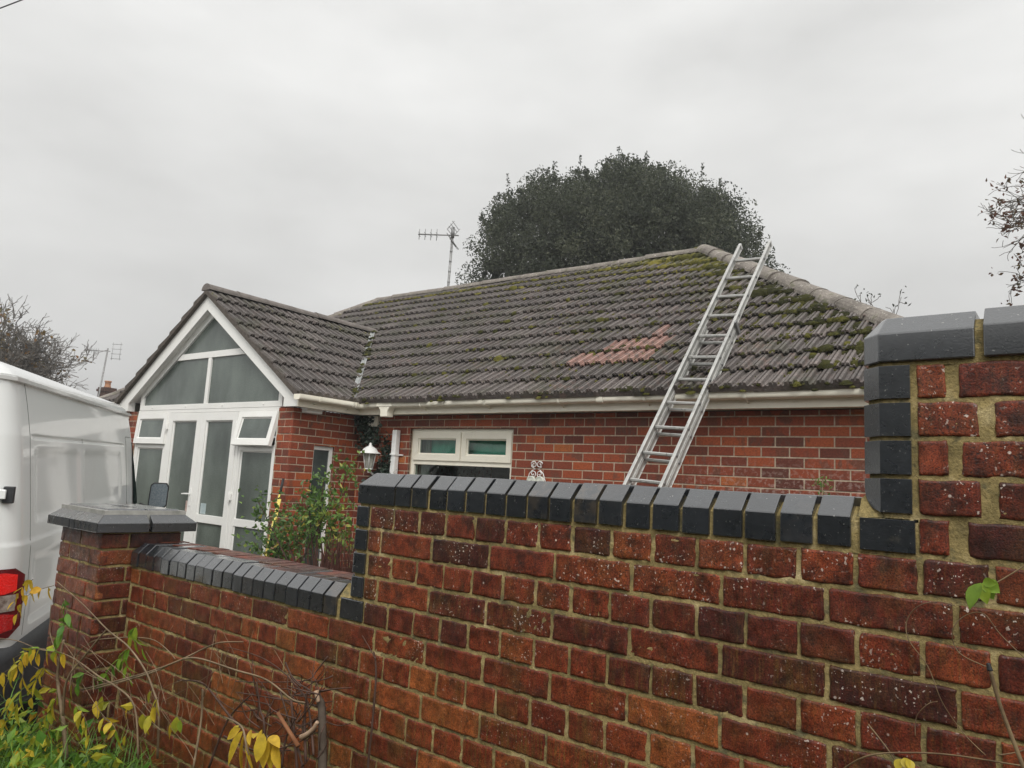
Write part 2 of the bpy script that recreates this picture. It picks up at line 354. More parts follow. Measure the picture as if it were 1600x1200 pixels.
WISLEAF = mat_leaf('yellowing_leaf', [(0, (0.075, 0.20, 0.025)), (0.35, (0.20, 0.32, 0.03)), (0.62, (0.56, 0.43, 0.035)), (1, (0.72, 0.38, 0.03))], 0.5, 0.4)
IVYLEAF = mat_leaf('ivy_leaf', [(0, (0.010, 0.022, 0.014)), (1, (0.028, 0.050, 0.030))], 0.5, 0.1)
GRASSM = mat_leaf('grass_blade', [(0, (0.045, 0.11, 0.016)), (0.5, (0.115, 0.25, 0.03)), (0.85, (0.22, 0.36, 0.06)), (1, (0.42, 0.42, 0.13))], 0.45, 0.35)

# ------------------------------------------------------------------ ground
def gz(x, y):
    """height of the ground: a verge outside the wall, a lower drive and garden"""
    verge = -1.22 - 0.10 * max(0, -y - 1.2)
    low = -1.70
    t = min(1, max(0, (-x - 2.05) / 0.7)); u = min(1, max(0, (y + 0.02) / 0.22))
    k = max(t, u); k = k * k * (3 - 2 * k)
    return verge * (1 - k) + low * k if y > -4 else -1.5 * (1 - t) + low * t
def make_ground():
    mb = MB()
    xs = [-600, -200, -60, -25] + list(np.linspace(-14, 8, 89)) + [14, 30, 80, 250, 600]
    ys = [-600, -200, -60, -20] + list(np.linspace(-8, 14, 89)) + [25, 60, 200, 600]
    vs = [(x, y, gz(x, y) + (0.012 * math.sin(7 * x + 3 * y) if abs(x) < 10 else 0)) for y in ys for x in xs]
    nx = len(xs); fs = [(j * nx + i, j * nx + i + 1, (j + 1) * nx + i + 1, (j + 1) * nx + i) for j in range(len(ys) - 1) for i in range(nx - 1)]
    mb.add(vs, fs, smooth=True); tag(mb.build('ground', EARTH), None, None, kind='structure')
    d = MB()                                             # tarmac drive in front of the bungalow
    xs = np.linspace(-9, -2.78, 14); ys = np.linspace(-3.2, 3.2, 14)
    vs = [(x, y, gz(x, y) + 0.02) for y in ys for x in xs]
    d.add(vs, [(j * 14 + i, j * 14 + i + 1, (j + 1) * 14 + i + 1, (j + 1) * 14 + i) for j in range(13) for i in range(13)], smooth=True)
    tag(d.build('drive', TARMAC), None, None, kind='structure')
make_ground()

# ------------------------------------------------------------------ garden wall: every brick shaped
def rough_brick(mb, P, s0, s1, z0, z1, tint, mi=0, rad=0.0026, step=0.014, depth=0.03):
    """brick face with worn edges. P(s, z, d) gives the point, d outward"""
    w, h = s1 - s0, z1 - z0
    def cuts(n):
        k = max(3, int(round((n - 0.02) / step)))
        return [0, 0.002, 0.006] + list(np.linspace(0.011, n - 0.011, k)) + [n - 0.006, n - 0.002, n]
    xs = np.array(cuts(w)); zs = np.array(cuts(h)); X, Z = np.meshgrid(xs, zs)
    e = np.minimum(np.minimum(X, w - X), np.minimum(Z, h - Z))
    ph = rng.uniform(0, 6.28, 8); fr = rng.uniform(40, 160, 8)
    wob = 0.0008 * (np.sin(X * fr[0] + ph[0]) * np.sin(Z * fr[1] * 1.5 + ph[1]) + 0.8 * np.sin(X * fr[2] * 1.9 + ph[2] + Z * 60))
    tl = rng.normal(0, 0.0009, 3)
    D = -rad * np.clip(1 - e / rad, 0, 1) ** 2 + wob + tl[0] + tl[1] * (X / w - .5) + tl[2] * (Z / h - .5)
    # worn / chipped corners
    for cx, cz in ((0, 0), (w, 0), (0, h), (w, h)):
        q = rng.uniform(0, 0.009) * (rng.random() < .7); d = np.hypot(X - cx, Z - cz); D -= np.clip(q - d, 0, 1) * 0.6
    jx = 0.0009 * np.sin(Z * fr[3] + ph[3]) + 0.0007 * np.sin(Z * 400 + ph[4]); jz = 0.0010 * np.sin(X * fr[5] + ph[5]) + 0.0007 * np.sin(X * 330 + ph[6])
    ex = np.clip(1 - np.minimum(X, w - X) / 0.01, 0, 1); ez = np.clip(1 - np.minimum(Z, h - Z) / 0.01, 0, 1)
    S_, Z_ = s0 + X + jx * ex, z0 + Z + jz * ez
    ny, nx = X.shape
    vs = [P(S_[j, i], Z_[j, i], D[j, i]) for j in range(ny) for i in range(nx)]
    fs = [(j * nx + i, j * nx + i + 1, (j + 1) * nx + i + 1, (j + 1) * nx + i) for j in range(ny - 1) for i in range(nx - 1)]
    rim = [i for i in range(nx)] + [j * nx + nx - 1 for j in range(1, ny)] + [(ny - 1) * nx + i for i in range(nx - 2, -1, -1)] + [j * nx for j in range(ny - 2, 0, -1)]
    base = len(vs)
    for q in rim:
        j, i = divmod(q, nx); vs.append(P(S_[j, i], Z_[j, i], -depth))
    n = len(rim)
    fs += [(rim[k], base + k, base + (k + 1) % n, rim[(k + 1) % n]) for k in range(n)]
    mb.add(vs, fs, tint, mi, True)
def clipped(a, b, lo, hi): return max(a, lo), min(b, hi)
def mortar_sheet(mb, P, s0, s1, z0, z1, d=-0.0042, amp=0.0011, st=0.009):
    nx = max(2, int((s1 - s0) / st)); nz_ = max(2, int((z1 - z0) / st))
    xs = np.linspace(s0, s1, nx); zs = np.linspace(z0, z1, nz_)
    nn = rng.normal(0, 1, (nz_, nx)); sm = (nn + np.roll(nn, 1, 0) + np.roll(nn, 1, 1) + np.roll(nn, -1, 1)) / 2
    vs = [P(xs[i], zs[j], d + amp * sm[j, i]) for j in range(nz_) for i in range(nx)]
    mb.add(vs, [(j * nx + i, j * nx + i + 1, (j + 1) * nx + i + 1, (j + 1) * nx + i) for j in range(nz_ - 1) for i in range(nx - 1)], (0.5, 0.5, 0.5), 1, True)
def bt(lift=0.0):
    r = float(np.clip(rng.beta(2.2, 2.5) + lift, 0, 1)); return (r, rng.random(), rng.random())
PW = lambda s, z, d: (s, -d, z)                      # garden wall front: y = 0 facing the camera

def build_garden_wall():
    th = thing('garden_wall', 'red brick garden wall stepping up to the right with dark blue brick copings', 'wall', (0, 0, -1.3))
    off = Vector((0, 0, 1.3))
    def B(mb, name, mats, bevel=0): 
        o = mb.build(name, mats, th, bevel); o.location = off; return o
    mb = MB()
    X0, XM, XT, X1 = -1.713, -0.113, 1.456, 3.9
    def course(k, xa, xb):
        z1 = -0.075 * (k - 1) - 0.010; z0 = -0.075 * k
        dark = 0.0 if k > 4 else -0.10
        if k % 2: js = [0.1125 * i for i in range(-20, 40)]
        else: js = [-0.055 + 0.225 * i for i in range(-12, 22)]
        js = [j + rng.normal(0, 0.0016) for j in js]
        for j0, j1 in zip(js[:-1], js[1:]):
            g = rng.uniform(0.0035, 0.0062) * (.85 if j0 < -.45 else 1)
            a, b = clipped(j0 + g, j1 - g, xa, xb)
            if b - a > 0.028:
                t = bt(dark + (0.21 if (k > 5 and rng.random() < .65) else 0) - (0.05 if a < -0.35 else 0))
                rough_brick(mb, PW, a, b, z0 + rng.normal(0, .0008), z1 + rng.normal(0, .0008), t)
    for k in range(1, 17):
        if k <= 4: course(k, -0.115, X1)
        elif k == 5: course(k, -0.108, X1)
        else: course(k, X0 + 0.004, X1)
    # raised right-hand section, wider joints
    for m_ in range(0, 5):
        z0, z1 = 0.075 * m_ + (0.002 if m_ == 0 else 0), 0.075 * m_ + 0.066
        x = 1.463
        seq = [0.049, 0.215, 0.215] if m_ % 2 == 0 else [0.101, 0.108, 0.215]
        i = 0
        while x < X1:
            w = (seq[i] if i < 3 else (0.215 if m_ % 2 == 0 else rng.choice([0.103, 0.215]))) + rng.normal(0, .002)
            rough_brick(mb, PW, x, min(x + w, X1), z0, z1, bt(-0.12)); x += w + (rng.uniform(0.022, 0.033) if i < 2 else 0.013); i += 1
    mortar_sheet(mb, PW, X0, XM, -1.30, -0.376)
    mortar_sheet(mb, PW, XM, XT, -1.30, -0.002)
    mortar_sheet(mb, PW, XT - 0.01, X1, -1.30, 0.376)
    # body of the wall behind the face
    mb.box((X0, 0.03, -1.75), (XM, 0.213, -0.376), mi=1); mb.box((XM - .06, 0.03, -1.75), (XT, 0.213, -0.002), mi=1); mb.box((XT - .05, 0.03, -1.75), (X1, 0.213, 0.372), mi=1)
    # mortar fillet where the middle coping meets the tall end, and the same on the low coping
    mb.prism([(1.353, 0.004, 0.060), (1.40, 0.004, 0.066), (1.366, 0.034, 0.112), (1.353, 0.034, 0.100)], [(1.353, 0.2, 0.060), (1.40, 0.2, 0.066), (1.366, 0.2, 0.112), (1.353, 0.2, 0.100)], mi=1)
    mb.prism([(-0.236, 0.004, -0.31), (-0.17, 0.004, -0.308), (-0.215, 0.036, -0.265), (-0.236, 0.036, -0.27)], [(-0.236, 0.2, -0.31), (-0.17, 0.2, -0.308), (-0.215, 0.2, -0.265), (-0.236, 0.2, -0.27)], mi=1)
    # back strip of brick on edge on top of the low wall, and the rear face in stretchers
    for i in range(21):
        x = X0 + 0.005 + i * 0.0705; mb.box((x, 0.108, -0.37), (x + 0.063, 0.226 + rng.normal(0, .001), -0.272 + rng.normal(0, .0012)), bt(-.15))
    for k in range(6, 22):
        z1 = -0.075 * (k - 1) - 0.01; x = X0 + (0.1 if k % 2 else 0)
        while x < X1 - 0.2: mb.box((x, 0.2, z1 - 0.065), (x + 0.215, 0.219, z1), bt()); x += 0.225
    B(mb, 'brickwork', [BRICK, MORTAR])
    # ---- copings: chamfered blue header bricks
    def cop(mb, x0, x1, zb, jit=True, xl=0.0):
        j = rng.normal(0, 0.0014, 3) if jit else (0, 0, 0)
        zb += j[0]; f = -0.005 + j[1]
        pr = [(f, zb), (f, zb + 0.061), (f + 0.040, zb + 0.101), (0.20, zb + 0.101), (0.20, zb)]
        t = (rng.random(), rng.random() * (rng.random() < .15), 0)
        mb.prism([(x0 + (xl if y > 0.02 and z > zb + .09 else 0), y, z) for y, z in pr], [(x1, y, z) for y, z in pr], t)
    cm = MB(); cop(cm, -0.176, -0.004, 0.0, xl=0.036)
    n = 18
    for i in range(n):
        x = 0.004 + i * 0.0748; cop(cm, x + rng.normal(0, .0006), x + 0.0648 + rng.normal(0, .0011), 0.0)
    cl_ = MB()
    xs = np.linspace(X0 + 0.004, -0.236, 22)
    for i in range(21):
        cop(cl_, xs[i], xs[i + 1] - rng.uniform(0.006, 0.0095), -0.374, xl=0.03 if i == 0 else 0)
    ct = MB()
    zb = 0.374
    bot = [(1.396, -0.005, zb), (1.562, -0.005, zb), (1.562, 0.21, zb), (1.360, 0.21, zb), (1.360, 0.034, zb)]
    mid = [(x, y, zb + 0.058) for x, y, z in bot]
    top = [(1.404, 0.034, zb + 0.098), (1.562, 0.034, zb + 0.098), (1.562, 0.21, zb + 0.098), (1.394, 0.21, zb + 0.098), (1.394, 0.05, zb + 0.098)]
    nn = 5
    ct.add(bot + mid + top, [(4, 3, 2, 1, 0)] + [(i, (i + 1) % nn, nn + (i + 1) % nn, nn + i) for i in range(nn)] + [(nn + i, nn + (i + 1) % nn, 2 * nn + (i + 1) % nn, 2 * nn + i) for i in range(nn)] + [(10, 11, 12, 13, 14)], (0.55, 0, 0))
    for i in range(22):
        x = 1.576 + i * 0.108; cop(ct, x, x + 0.098, zb)
    # joints between the coping bricks
    jm = MB()
    def joint(xa, xb, zb):
        jm.prism([(xa, 0.004, zb - .01), (xa, 0.004, zb + 0.053), (xa, 0.044, zb + 0.083), (xa, 0.19, zb + 0.083), (xa, 0.19, zb - .01)], [(xb, 0.004, zb - .01), (xb, 0.004, zb + 0.053), (xb, 0.044, zb + 0.083), (xb, 0.19, zb + 0.083), (xb, 0.19, zb - .01)], mi=0)
    mb2 = [(1.402, 0.005), (1.46, 0.005), (1.46, 0.1), (1.368, 0.1), (1.368, 0.038)]; jm.prism([(x, y, 0.058) for x, y in mb2], [(x, y, 0.376) for x, y in mb2]); jm.box((1.35, .005, -.006), (1.46, .1, .064))
    mb2 = [(-0.170, 0.005), (-0.112, 0.005), (-0.112, 0.1), (-0.206, 0.1), (-0.206, 0.038)]; jm.prism([(x, y, -0.38) for x, y in mb2], [(x, y, 0.0) for x, y in mb2])
    joint(-0.168, 1.357, 0.0); joint(X0 + .002, -0.23, -0.374); joint(1.41, X1, 0.374)
    o = B(cm, 'coping', BLUE, 0.0022); o['label'] = 'middle coping of blue header bricks'
    o = B(cl_, 'coping', BLUE, 0.0022); o['label'] = 'low coping of narrow blue header bricks'
    o = B(ct, 'coping', BLUE, 0.0025); o['label'] = 'high coping with long blue corner brick'
    B(jm, 'coping_mortar', MORTAR)
    # ---- blue quoin bricks on the stepped ends
    q1 = MB()
    for k in range(1, 6):
        z1 = -0.075 * (k - 1) - 0.010; z0 = -0.075 * k
        if k < 5: pl = [(-0.176, -0.003), (-0.121, -0.003), (-0.121, 0.1), (-0.212, 0.1), (-0.212, 0.033)]
        else: pl = [(-0.222, -0.003), (-0.114, -0.003), (-0.114, 0.1), (-0.222, 0.1)]
        q1.prism([(x, y, z0) for x, y in pl], [(x, y, z1) for x, y in pl], (rng.random(), 0, 0))
    B(q1, 'quoin', BLUE, 0.0025)
    q2 = MB()
    for m_ in range(1, 5):
        z0, z1 = 0.075 * m_, 0.075 * m_ + 0.066; t = (rng.random() * .6 + .2, 0, 0)
        pl = [(1.396, -0.003), (1.4515, -0.003), (1.4515, 0.1), (1.360, 0.1), (1.360, 0.033)]
        if m_ > 1: q2.prism([(x, y, z0) for x, y in pl], [(x, y, z1) for x, y in pl], t)
        else:                                            # stop brick: the chamfer curves back to the arris
            rings = []; st = 10
            for i in range(st + 1):
                q = i / st; zc = z0 + (z1 - z0) * q
                cc = 0.036 * math.sqrt(max(0, 1 - (1 - min(1, q * 1.35)) ** 2))
                rings.append([(1.396, -0.003, zc), (1.4515, -0.003, zc), (1.4515, 0.1, zc), (1.396 - cc - .0005, 0.1, zc), (1.396 - cc - .0005, -0.003 + cc, zc)])
            q2.add([p for r_ in rings for p in r_], [(0, 4, 3, 2, 1), tuple(5 * st + i for i in range(5))] + [(5 * j + i, 5 * j + (i + 1) % 5, 5 * j + 5 + (i + 1) % 5, 5 * j + 5 + i) for j in range(st) for i in range(5)], t)
    q2.box((1.3575, -0.003, 0.0), (1.4555, 0.1, 0.062), (0.4, 0, 0))
    B(q2, 'quoin', BLUE, 0.0025)
    return th
build_garden_wall()

def build_gate_pillar():
    x0, x1, y0, y1 = -2.165, -1.713, -0.139, 0.215
    th = thing('gate_pillar', 'square red brick gate pillar with chamfered blue brick cap beside the white van', 'pillar', ((x0 + x1) / 2, (y0 + y1) / 2, -1.72))
    inv = -th.location
    mb = MB()
    Pf = lambda s, z, d: (s, y0 - d, z); Pr = lambda s, z, d: (x1 + d, s, z)
    Pl = lambda s, z, d: (x0 - d, y1 + y0 - s, z); Pb = lambda s, z, d: (x0 + x1 - s, y1 + d, z)
    for k in range(20):
        z1 = -0.232 - 0.0735 * k; z0 = z1 - 0.063
        for P, a, b in ((Pf, x0, x1), (Pr, y0, y1), (Pl, y0, y1), (Pb, x0, x1)):
            cs = [0.223, 0.223] if k % 2 == 0 else [0.104, 0.216, 0.104]
            if P in (Pr, Pl): cs = [0.216, 0.104] if k % 2 else [0.104, 0.216]
            tot = sum(cs) + 0.01 * (len(cs) - 1); sc = (b - a - 0.01 * (len(cs) - 1)) / sum(cs)
            s = a
            for w in cs:
                w *= sc; rough_brick(mb, P, s, s + w, z0, z1, bt(0.02 if P is Pf else -.08), step=0.03); s += w + 0.01
    for P, a, b in ((Pf, x0, x1), (Pr, y0, y1), (Pl, y0, y1), (Pb, x0, x1)):
        mortar_sheet(mb, P, a + .006, b - .006, -1.70, -0.224, st=0.02)
    o = mb.build('shaft', [BRICK, MORTAR], th); o.location = inv
    cp = MB()
    X0, X1, Y0, Y1 = -2.218, -1.660, -0.190, 0.262; zb, zm, zt, t = -0.222, -0.181, -0.122, 0.068
    # cap bricks: four corners mitred, short closers between them
    def capseg(u0, u1, side, tint, mit0, mit1):
        def pt(u, d, z):
            if side == 0: return (X0 + u, Y0 + d, z)
            if side == 1: return (X1 - d, Y0 + u, z)
            if side == 2: return (X1 - u, Y1 - d, z)
            return (X0 + d, Y1 - u, z)
        D = 0.2
        def sec(u, mit, sgn): return [pt(u, 0, zb), pt(u, 0, zm), pt(u + (sgn * t if mit else 0), t, zt), pt(u + (sgn * D if mit else 0), D, zt), pt(u + (sgn * D if mit else 0), D, zb)]
        A, Bq = sec(u0, mit0, 1), sec(u1, mit1, -1)
        cp.prism(A, Bq, tint)
    Lx, Ly = X1 - X0, Y1 - Y0
    for side, Ln in ((0, Lx), (1, Ly), (2, Lx), (3, Ly)):
        a, b = (0.262, 0.315) if side in (0, 2) else (Ln * .51, Ln * .51 + .006)
        capseg(0.001, a - 0.004, side, (rng.random() * .5, 0.45 if side == 0 else .0, 0), True, False)
        if side in (0, 2): capseg(a + .001, b - .002, side, (rng.random() * .5, 0.5, 0), False, False)
        capseg(b + 0.003, Ln - .001, side, (rng.random() * .5, 0.4 if side == 0 else .0, 0), False, True)
    o = cp.build('cap', BLUE, th, 0.0025); o.location = inv
    tp = MB(); tp.box((X0 + .04, Y0 + .04, zb + .01), (X1 - .04, Y1 - .04, zt - 0.006))
    o = tp.build('cap_mortar', mat_noise('wet_cement', (0.22, 0.22, 0.20), (0.40, 0.39, 0.36), 14, 0.25, 0.6, 0.4), th); o.location = inv
build_gate_pillar()

# ------------------------------------------------------------------ the bungalow (local axes: a along the front, b into the house)
HOUSE = thing('bungalow', 'red brick bungalow with mossy ribbed tile roof and white glazed gabled porch', 'house', (0, 0, 0), HA)
SL = 0.674                                            # roof slope
WB = 4.40; EB, EZ = 4.07, 0.917                      # front wall plane; eaves edge of the main roof
AL, AR = -12.6, 1.62; RB = EB + 3.79; RZ = EZ + SL * 3.79; DB = 2 * RB - EB
PC, PHW = -7.06, 2.10                                # porch centre line, half width of its roof
PB = 3.41; PL, PR = -8.95, -5.17                     # porch front wall plane and side walls
HF = -1.72                                           # ground at the house

def simple_bricks(mb, P, s0, s1, z0, z1, holes=(), bw=0.2275, bh=0.0845, j=0.0112, ph=0.0, soldier=None, depth=0.03, ztop=None):
    k = 0; z = z0
    while z < z1:
        za, zb = z, min(z + bh - j, z1)
        s = s0 - bw + (ph if k % 2 else ph + bw / 2)
        while s < s1:
            a, b = clipped(s, s + bw - j, s0, s1); s += bw
            if b - a < 0.02: continue
            segs = [(a, b, za, zb)]
            for h0, h1, g0, g1 in holes:
                new = []
                for (p, q, e, f) in segs:
                    if q <= h0 or p >= h1 or f <= g0 + .004 or e >= g1 - .004: new.append((p, q, e, f)); continue
                    if p < h0 - 0.02: new.append((p, h0, e, f))
                    if q > h1 + 0.02: new.append((h1, q, e, f))
                    if e < g0 and f > g0: new.append((max(p, h0), min(q, h1), e, g0))
                    if f > g1 and e < g1: new.append((max(p, h0), min(q, h1), g1, f))
                segs = new
            for (p, q, e, f) in segs:
                t = (float(np.clip(rng.beta(2.2, 1.9), 0, 1)), rng.random(), rng.random()); d = float(np.clip(rng.normal(0, 0.0010), -.0014, .002)); c = 0.003
                vs = [P(p, e, d - c), P(q, e, d - c), P(q, f, d - c), P(p, f, d - c), P(p + c, e + c, d), P(q - c, e + c, d), P(q - c, f - c, d), P(p + c, f - c, d), P(p, e, -depth), P(q, e, -depth), P(q, f, -depth), P(p, f, -depth)]
                mb.add(vs, [(4, 5, 6, 7), (0, 1, 5, 4), (1, 2, 6, 5), (2, 3, 7, 6), (3, 0, 4, 7), (8, 9, 1, 0), (9, 10, 2, 1), (10, 11, 3, 2), (11, 8, 0, 3)], t)
        z += bh; k += 1
def sheet(mb, P, s0, s1, z0, z1, holes, d=-0.0045, mi=1):
    ss = sorted({s0, s1, *[h for q in holes for h in q[:2]]}); zs = sorted({z0, z1, *[h for q in holes for h in q[2:]]})
    for a, b in zip(ss[:-1], ss[1:]):
        for e, f in zip(zs[:-1], zs[1:]):
            if any(a >= h[0] - 1e-6 and b <= h[1] + 1e-6 and e >= h[2] - 1e-6 and f <= h[3] + 1e-6 for h in holes): continue
            mb.add([P(a, e, d), P(b, e, d), P(b, f, d), P(a, f, d)], [(0, 1, 2, 3)], mi=mi)

WIN = (-4.30, -2.815, -0.62, 0.652)                  # main window opening
SWIN = (3.736, 4.035, -1.10, 0.395)                  # slim window in the side of the porch
WT = 0.80
def build_walls():
    mb = MB(); PF = lambda s, z, d: (s, WB - d, z)
    AB = [(-2.592, -2.372, 0.674, 0.75)]
    z0 = 0.759 - 0.0845 * 30
    simple_bricks(mb, PF, PR - .02, AR - .22, z0, WT, [WIN, (-2.595, -2.368, 0.672, 0.82)], ph=0.045)
    sheet(mb, PF, PR - .02, AR - .22, z0, WT, [WIN])
    PSd = lambda s, z, d: (AR - .22 + d, s, z); simple_bricks(mb, PSd, WB, DB - .34, z0, WT); sheet(mb, PSd, WB, DB - .34, z0, WT, [])
    PBk = lambda s, z, d: (-s, DB - .34 + d, z); simple_bricks(mb, PBk, -(AR - .22), 12.3, -0.5, WT); sheet(mb, PBk, -(AR - .22), 12.3, z0, WT, [])
    PLf = lambda s, z, d: (-12.3 - d, -s, z); sheet(mb, PLf, -(DB - .34), -WB, z0, WT, [])
    simple_bricks(mb, PF, -12.3, PL + .02, z0, WT); sheet(mb, PF, -12.3, PL + .02, z0, WT, [])
    # window reveals
    a0, a1, g0, g1 = WIN
    for P4 in ([(a0, WB, g0), (a0, WB + .1, g0), (a0, WB + .1, g1), (a0, WB, g1)], [(a1, WB, g0), (a1, WB, g1), (a1, WB + .1, g1), (a1, WB + .1, g0)], [(a0, WB, g1), (a0, WB + .1, g1), (a1, WB + .1, g1), (a1, WB, g1)]):
        mb.add(P4, [(0, 1, 2, 3)], mi=1)
    w = mb.build('wall', [HBRICK, HMORTAR], HOUSE)
    # air bricks
    for zc in (0.675, 0.757):
        ab = MB(); hh = min(0.075, WT - zc + .02)
        ab.box((-2.592, WB - .001, zc), (-2.372, WB + .03, zc + hh), (0.25, 1, 0))
        for i in range(9):
            for r_ in range(3): ab.box((-2.582 + i * .0232, WB - .004, zc + .008 + r_ * .022), (-2.568 + i * .0232, WB + .0, zc + .02 + r_ * .022), (0.1, 1, 0))
        ab.build('air_brick', HBRICK, HOUSE)
    # porch brickwork
    pw = MB(); P1 = lambda s, z, d: (s, PB - d, z); P2 = lambda s, z, d: (PR + d, s, z); P3 = lambda s, z, d: (PL - d, -s, z)
    PG = (-8.72, -5.445)
    lw = MB()
    for mbq, a, b in ((lw, PL, PG[0]), (pw, PG[1], PR)):
        simple_bricks(mbq, P1, a, b, z0, WT, ph=0.02, bw=0.2275); sheet(mbq, P1, a + .004, b - .004, z0, WT, [])
    simple_bricks(pw, P2, PB, WB, z0, WT, [SWIN], ph=0.11); sheet(pw, P2, PB + .004, WB, z0, WT, [SWIN])
    simple_bricks(lw, P3, -WB, -PB, z0, WT); sheet(lw, P3, -WB, -PB - .004, z0, WT, [])
    s0, s1, g0, g1 = SWIN
    for P4 in ([(PR, s0, g0), (PR - .1, s0, g0), (PR - .1, s0, g1), (PR, s0, g1)], [(PR, s1, g0), (PR - .1, s1, g0), (PR - .1, s1, g1), (PR, s1, g1)], [(PR, s0, g1), (PR - .1, s0, g1), (PR - .1, s1, g1), (PR, s1, g1)]):
        pw.add(P4, [(0, 1, 2, 3)], mi=1)
    for a, mbq in zip(PG, (lw, pw)): mbq.add([(a, PB, z0), (a, PB + .12, z0), (a, PB + .12, WT), (a, PB, WT)], [(0, 1, 2, 3)], mi=1)
    pw.build('porch_wall', [HBRICK, HMORTAR], HOUSE); lw.build('porch_wall', [HBRICK, HMORTAR], HOUSE)
    # interior linings, so that the glass has a room behind it
    rm = MB()
    rm.add([(-5.1, WB + 2.6, HF), (AR - .4, WB + 2.6, HF), (AR - .4, WB + 2.6, 1), (-5.1, WB + 2.6, 1)], [(0, 1, 2, 3)])
    rm.add([(-5.1, WB + .1, HF + .2), (AR - .4, WB + .1, HF + .2), (AR - .4, WB + 2.6, HF + .2), (-5.1, WB + 2.6, HF + .2)], [(0, 1, 2, 3)])
    rm.add([(-12.2, WB - .02, 0.83), (AR - .3, WB - .02, 0.83), (AR - .3, DB - .4, 0.83), (-12.2, DB - .4, 0.83)], [(0, 1, 2, 3)])
    rm.build('room_lining', ROOM, HOUSE)
build_walls()

# ---- roof tiles: ribbed concrete tiles laid in stepped courses
PER = 0.118
PROF = [(0, 0.0), (0.006, 0.029), (0.026, 0.033), (0.029, 0.014), (0.038, 0.014), (0.041, 0.033), (0.061, 0.029), (0.067, 0.0), (0.083, -0.002), (0.088, 0.009), (0.098, 0.009), (0.103, -0.002)]
def tile_slope(org, ud, vd, length, run, rows, rmask, planes, mossf, salf, prof=PROF):
    """org eaves corner, ud along eaves, vd horizontal uphill; courses clipped by vertical planes"""
    org, ud, vd = Vector(org), Vector(ud), Vector(vd)
    nrm = (vd * -SL + Vector((0, 0, 1))).normalized(); up = (vd + Vector((0, 0, SL))).normalized()
    sl = run * math.sqrt(1 + SL * SL); g = sl / rows
    mb = MB(); npz = int(length / PER) + 1
    TW = 3                                               # ribs to a tile
    for r in range(rows):
        nt_ = npz // TW + 2
        jz = rng.normal(0, 0.0036, nt_); jd = rng.normal(0, 0.0075, nt_); jr = rng.normal(0, 0.11, nt_); tl = rng.normal(0, .002, nt_)
        cols = [[], [], [], [], []]; tints = []
        for p in range(npz):
            for (x, h) in prof:
                xx = p * PER + x
                if xx > length: continue
                ti = p // TW; loc = (p % TW) * PER + x
                edge = 0.0
                dz = jz[ti] + tl[ti] * (loc / (TW * PER) - .5) * 2
                lo = org + ud * xx + up * (r * g + jd[ti]); hi = org + ud * xx + up * (r * g + g + 0.03)
                th_ = 0.042
                cols[4].append(lo + up * .07 + nrm * (th_ + h * .3 + dz - .026 - (.03 if r == 0 else 0))); cols[0].append(lo + nrm * (dz + h * (r > 0) + th_ - .017 - (.03 if r == 0 else 0))); cols[1].append(lo + nrm * (th_ + h + dz)); cols[2].append(lo + up * 0.012 + nrm * (th_ + h + dz + .001)); cols[3].append(hi + nrm * (h + dz * .3 + 0.002))
                q = org + ud * xx + up * ((r + .5) * g)
                tints.append((float(np.clip(0.48 + jr[ti], 0, 1)), mossf(q), salf(q, r)))
        n = len(cols[0])
        if n < 2: continue
        vs = [tuple(v) for c in [cols[4]] + cols[:4] for v in c]
        fs = [(k * n + i, k * n + i + 1, (k + 1) * n + i + 1, (k + 1) * n + i) for k in range(4) for i in range(n - 1)]
        mb.add(vs, fs, tints * 5)
    # underlay
    me = mb.mesh('roof_tiles')
    bm = bmesh.new(); bm.from_mesh(me)
    for co_, no in planes:
        bmesh.ops.bisect_plane(bm, geom=bm.verts[:] + bm.edges[:] + bm.faces[:], plane_co=co_, plane_no=no, clear_outer=True)
    bm.to_mesh(me); bm.free(); me.update()
    return me
def nz3(seed):
    ph = np.random.default_rng(seed).uniform(0, 6.28, 12); fr = np.random.default_rng(seed + 1).uniform(0.5, 3.2, (12, 2))
    return lambda x, y: float(sum(math.sin(fr[i, 0] * x + fr[i, 1] * y * 1.3 + ph[i]) for i in range(12)) / 12)
NA, NB2 = nz3(3), nz3(9)
def moss_main(q):
    a, b = q.x, q.y
    t = (b - EB) / 3.79                                  # 0 at the eaves, 1 at the ridge
    hipd = max(0, 1 - ((AR - a) - (b - EB)) / 0.9)       # close to the right hip
    right = min(1, max(0, (a + 5.5) / 4))
    v = 0.16 * right + 0.55 * max(0, (t - .78) / .22) ** 1.2 * (0.55 + 0.45 * right) + 0.22 * min(1, hipd) + 0.34 * max(0, (t - .5) / .5) * right
    return float(np.clip(v + 0.20 * NA(a * 1.4, b * 2.2) - 0.06, 0, 1))
def sal_main(q, r):
    a, b = q.x, q.y
    if r == 2 and -2.32 < a < -1.40: return 1.0
    if r == 3 and -2.05 < a < -1.36: return 0.98
    if r == 4 and -1.64 < a < -1.50: return 0.96
    return float(np.clip(0.45 * NB2(a * 2.1, b * 2.6) + 0.14 * min(1, max(0, (a + 6) / 4)), 0, 0.85))
def add_mesh(name, me, mats, parent):
    o = bpy.data.objects.new(name, me); COL.objects.link(o)
    for mt in mats: o.data.materials.append(mt)
    o.parent = parent; return o
s2 = 1 / math.sqrt(2)
PZ = EZ + SL * PHW
VC = (PC, EB + PHW, 0)               # where the porch ridge runs into the main roof
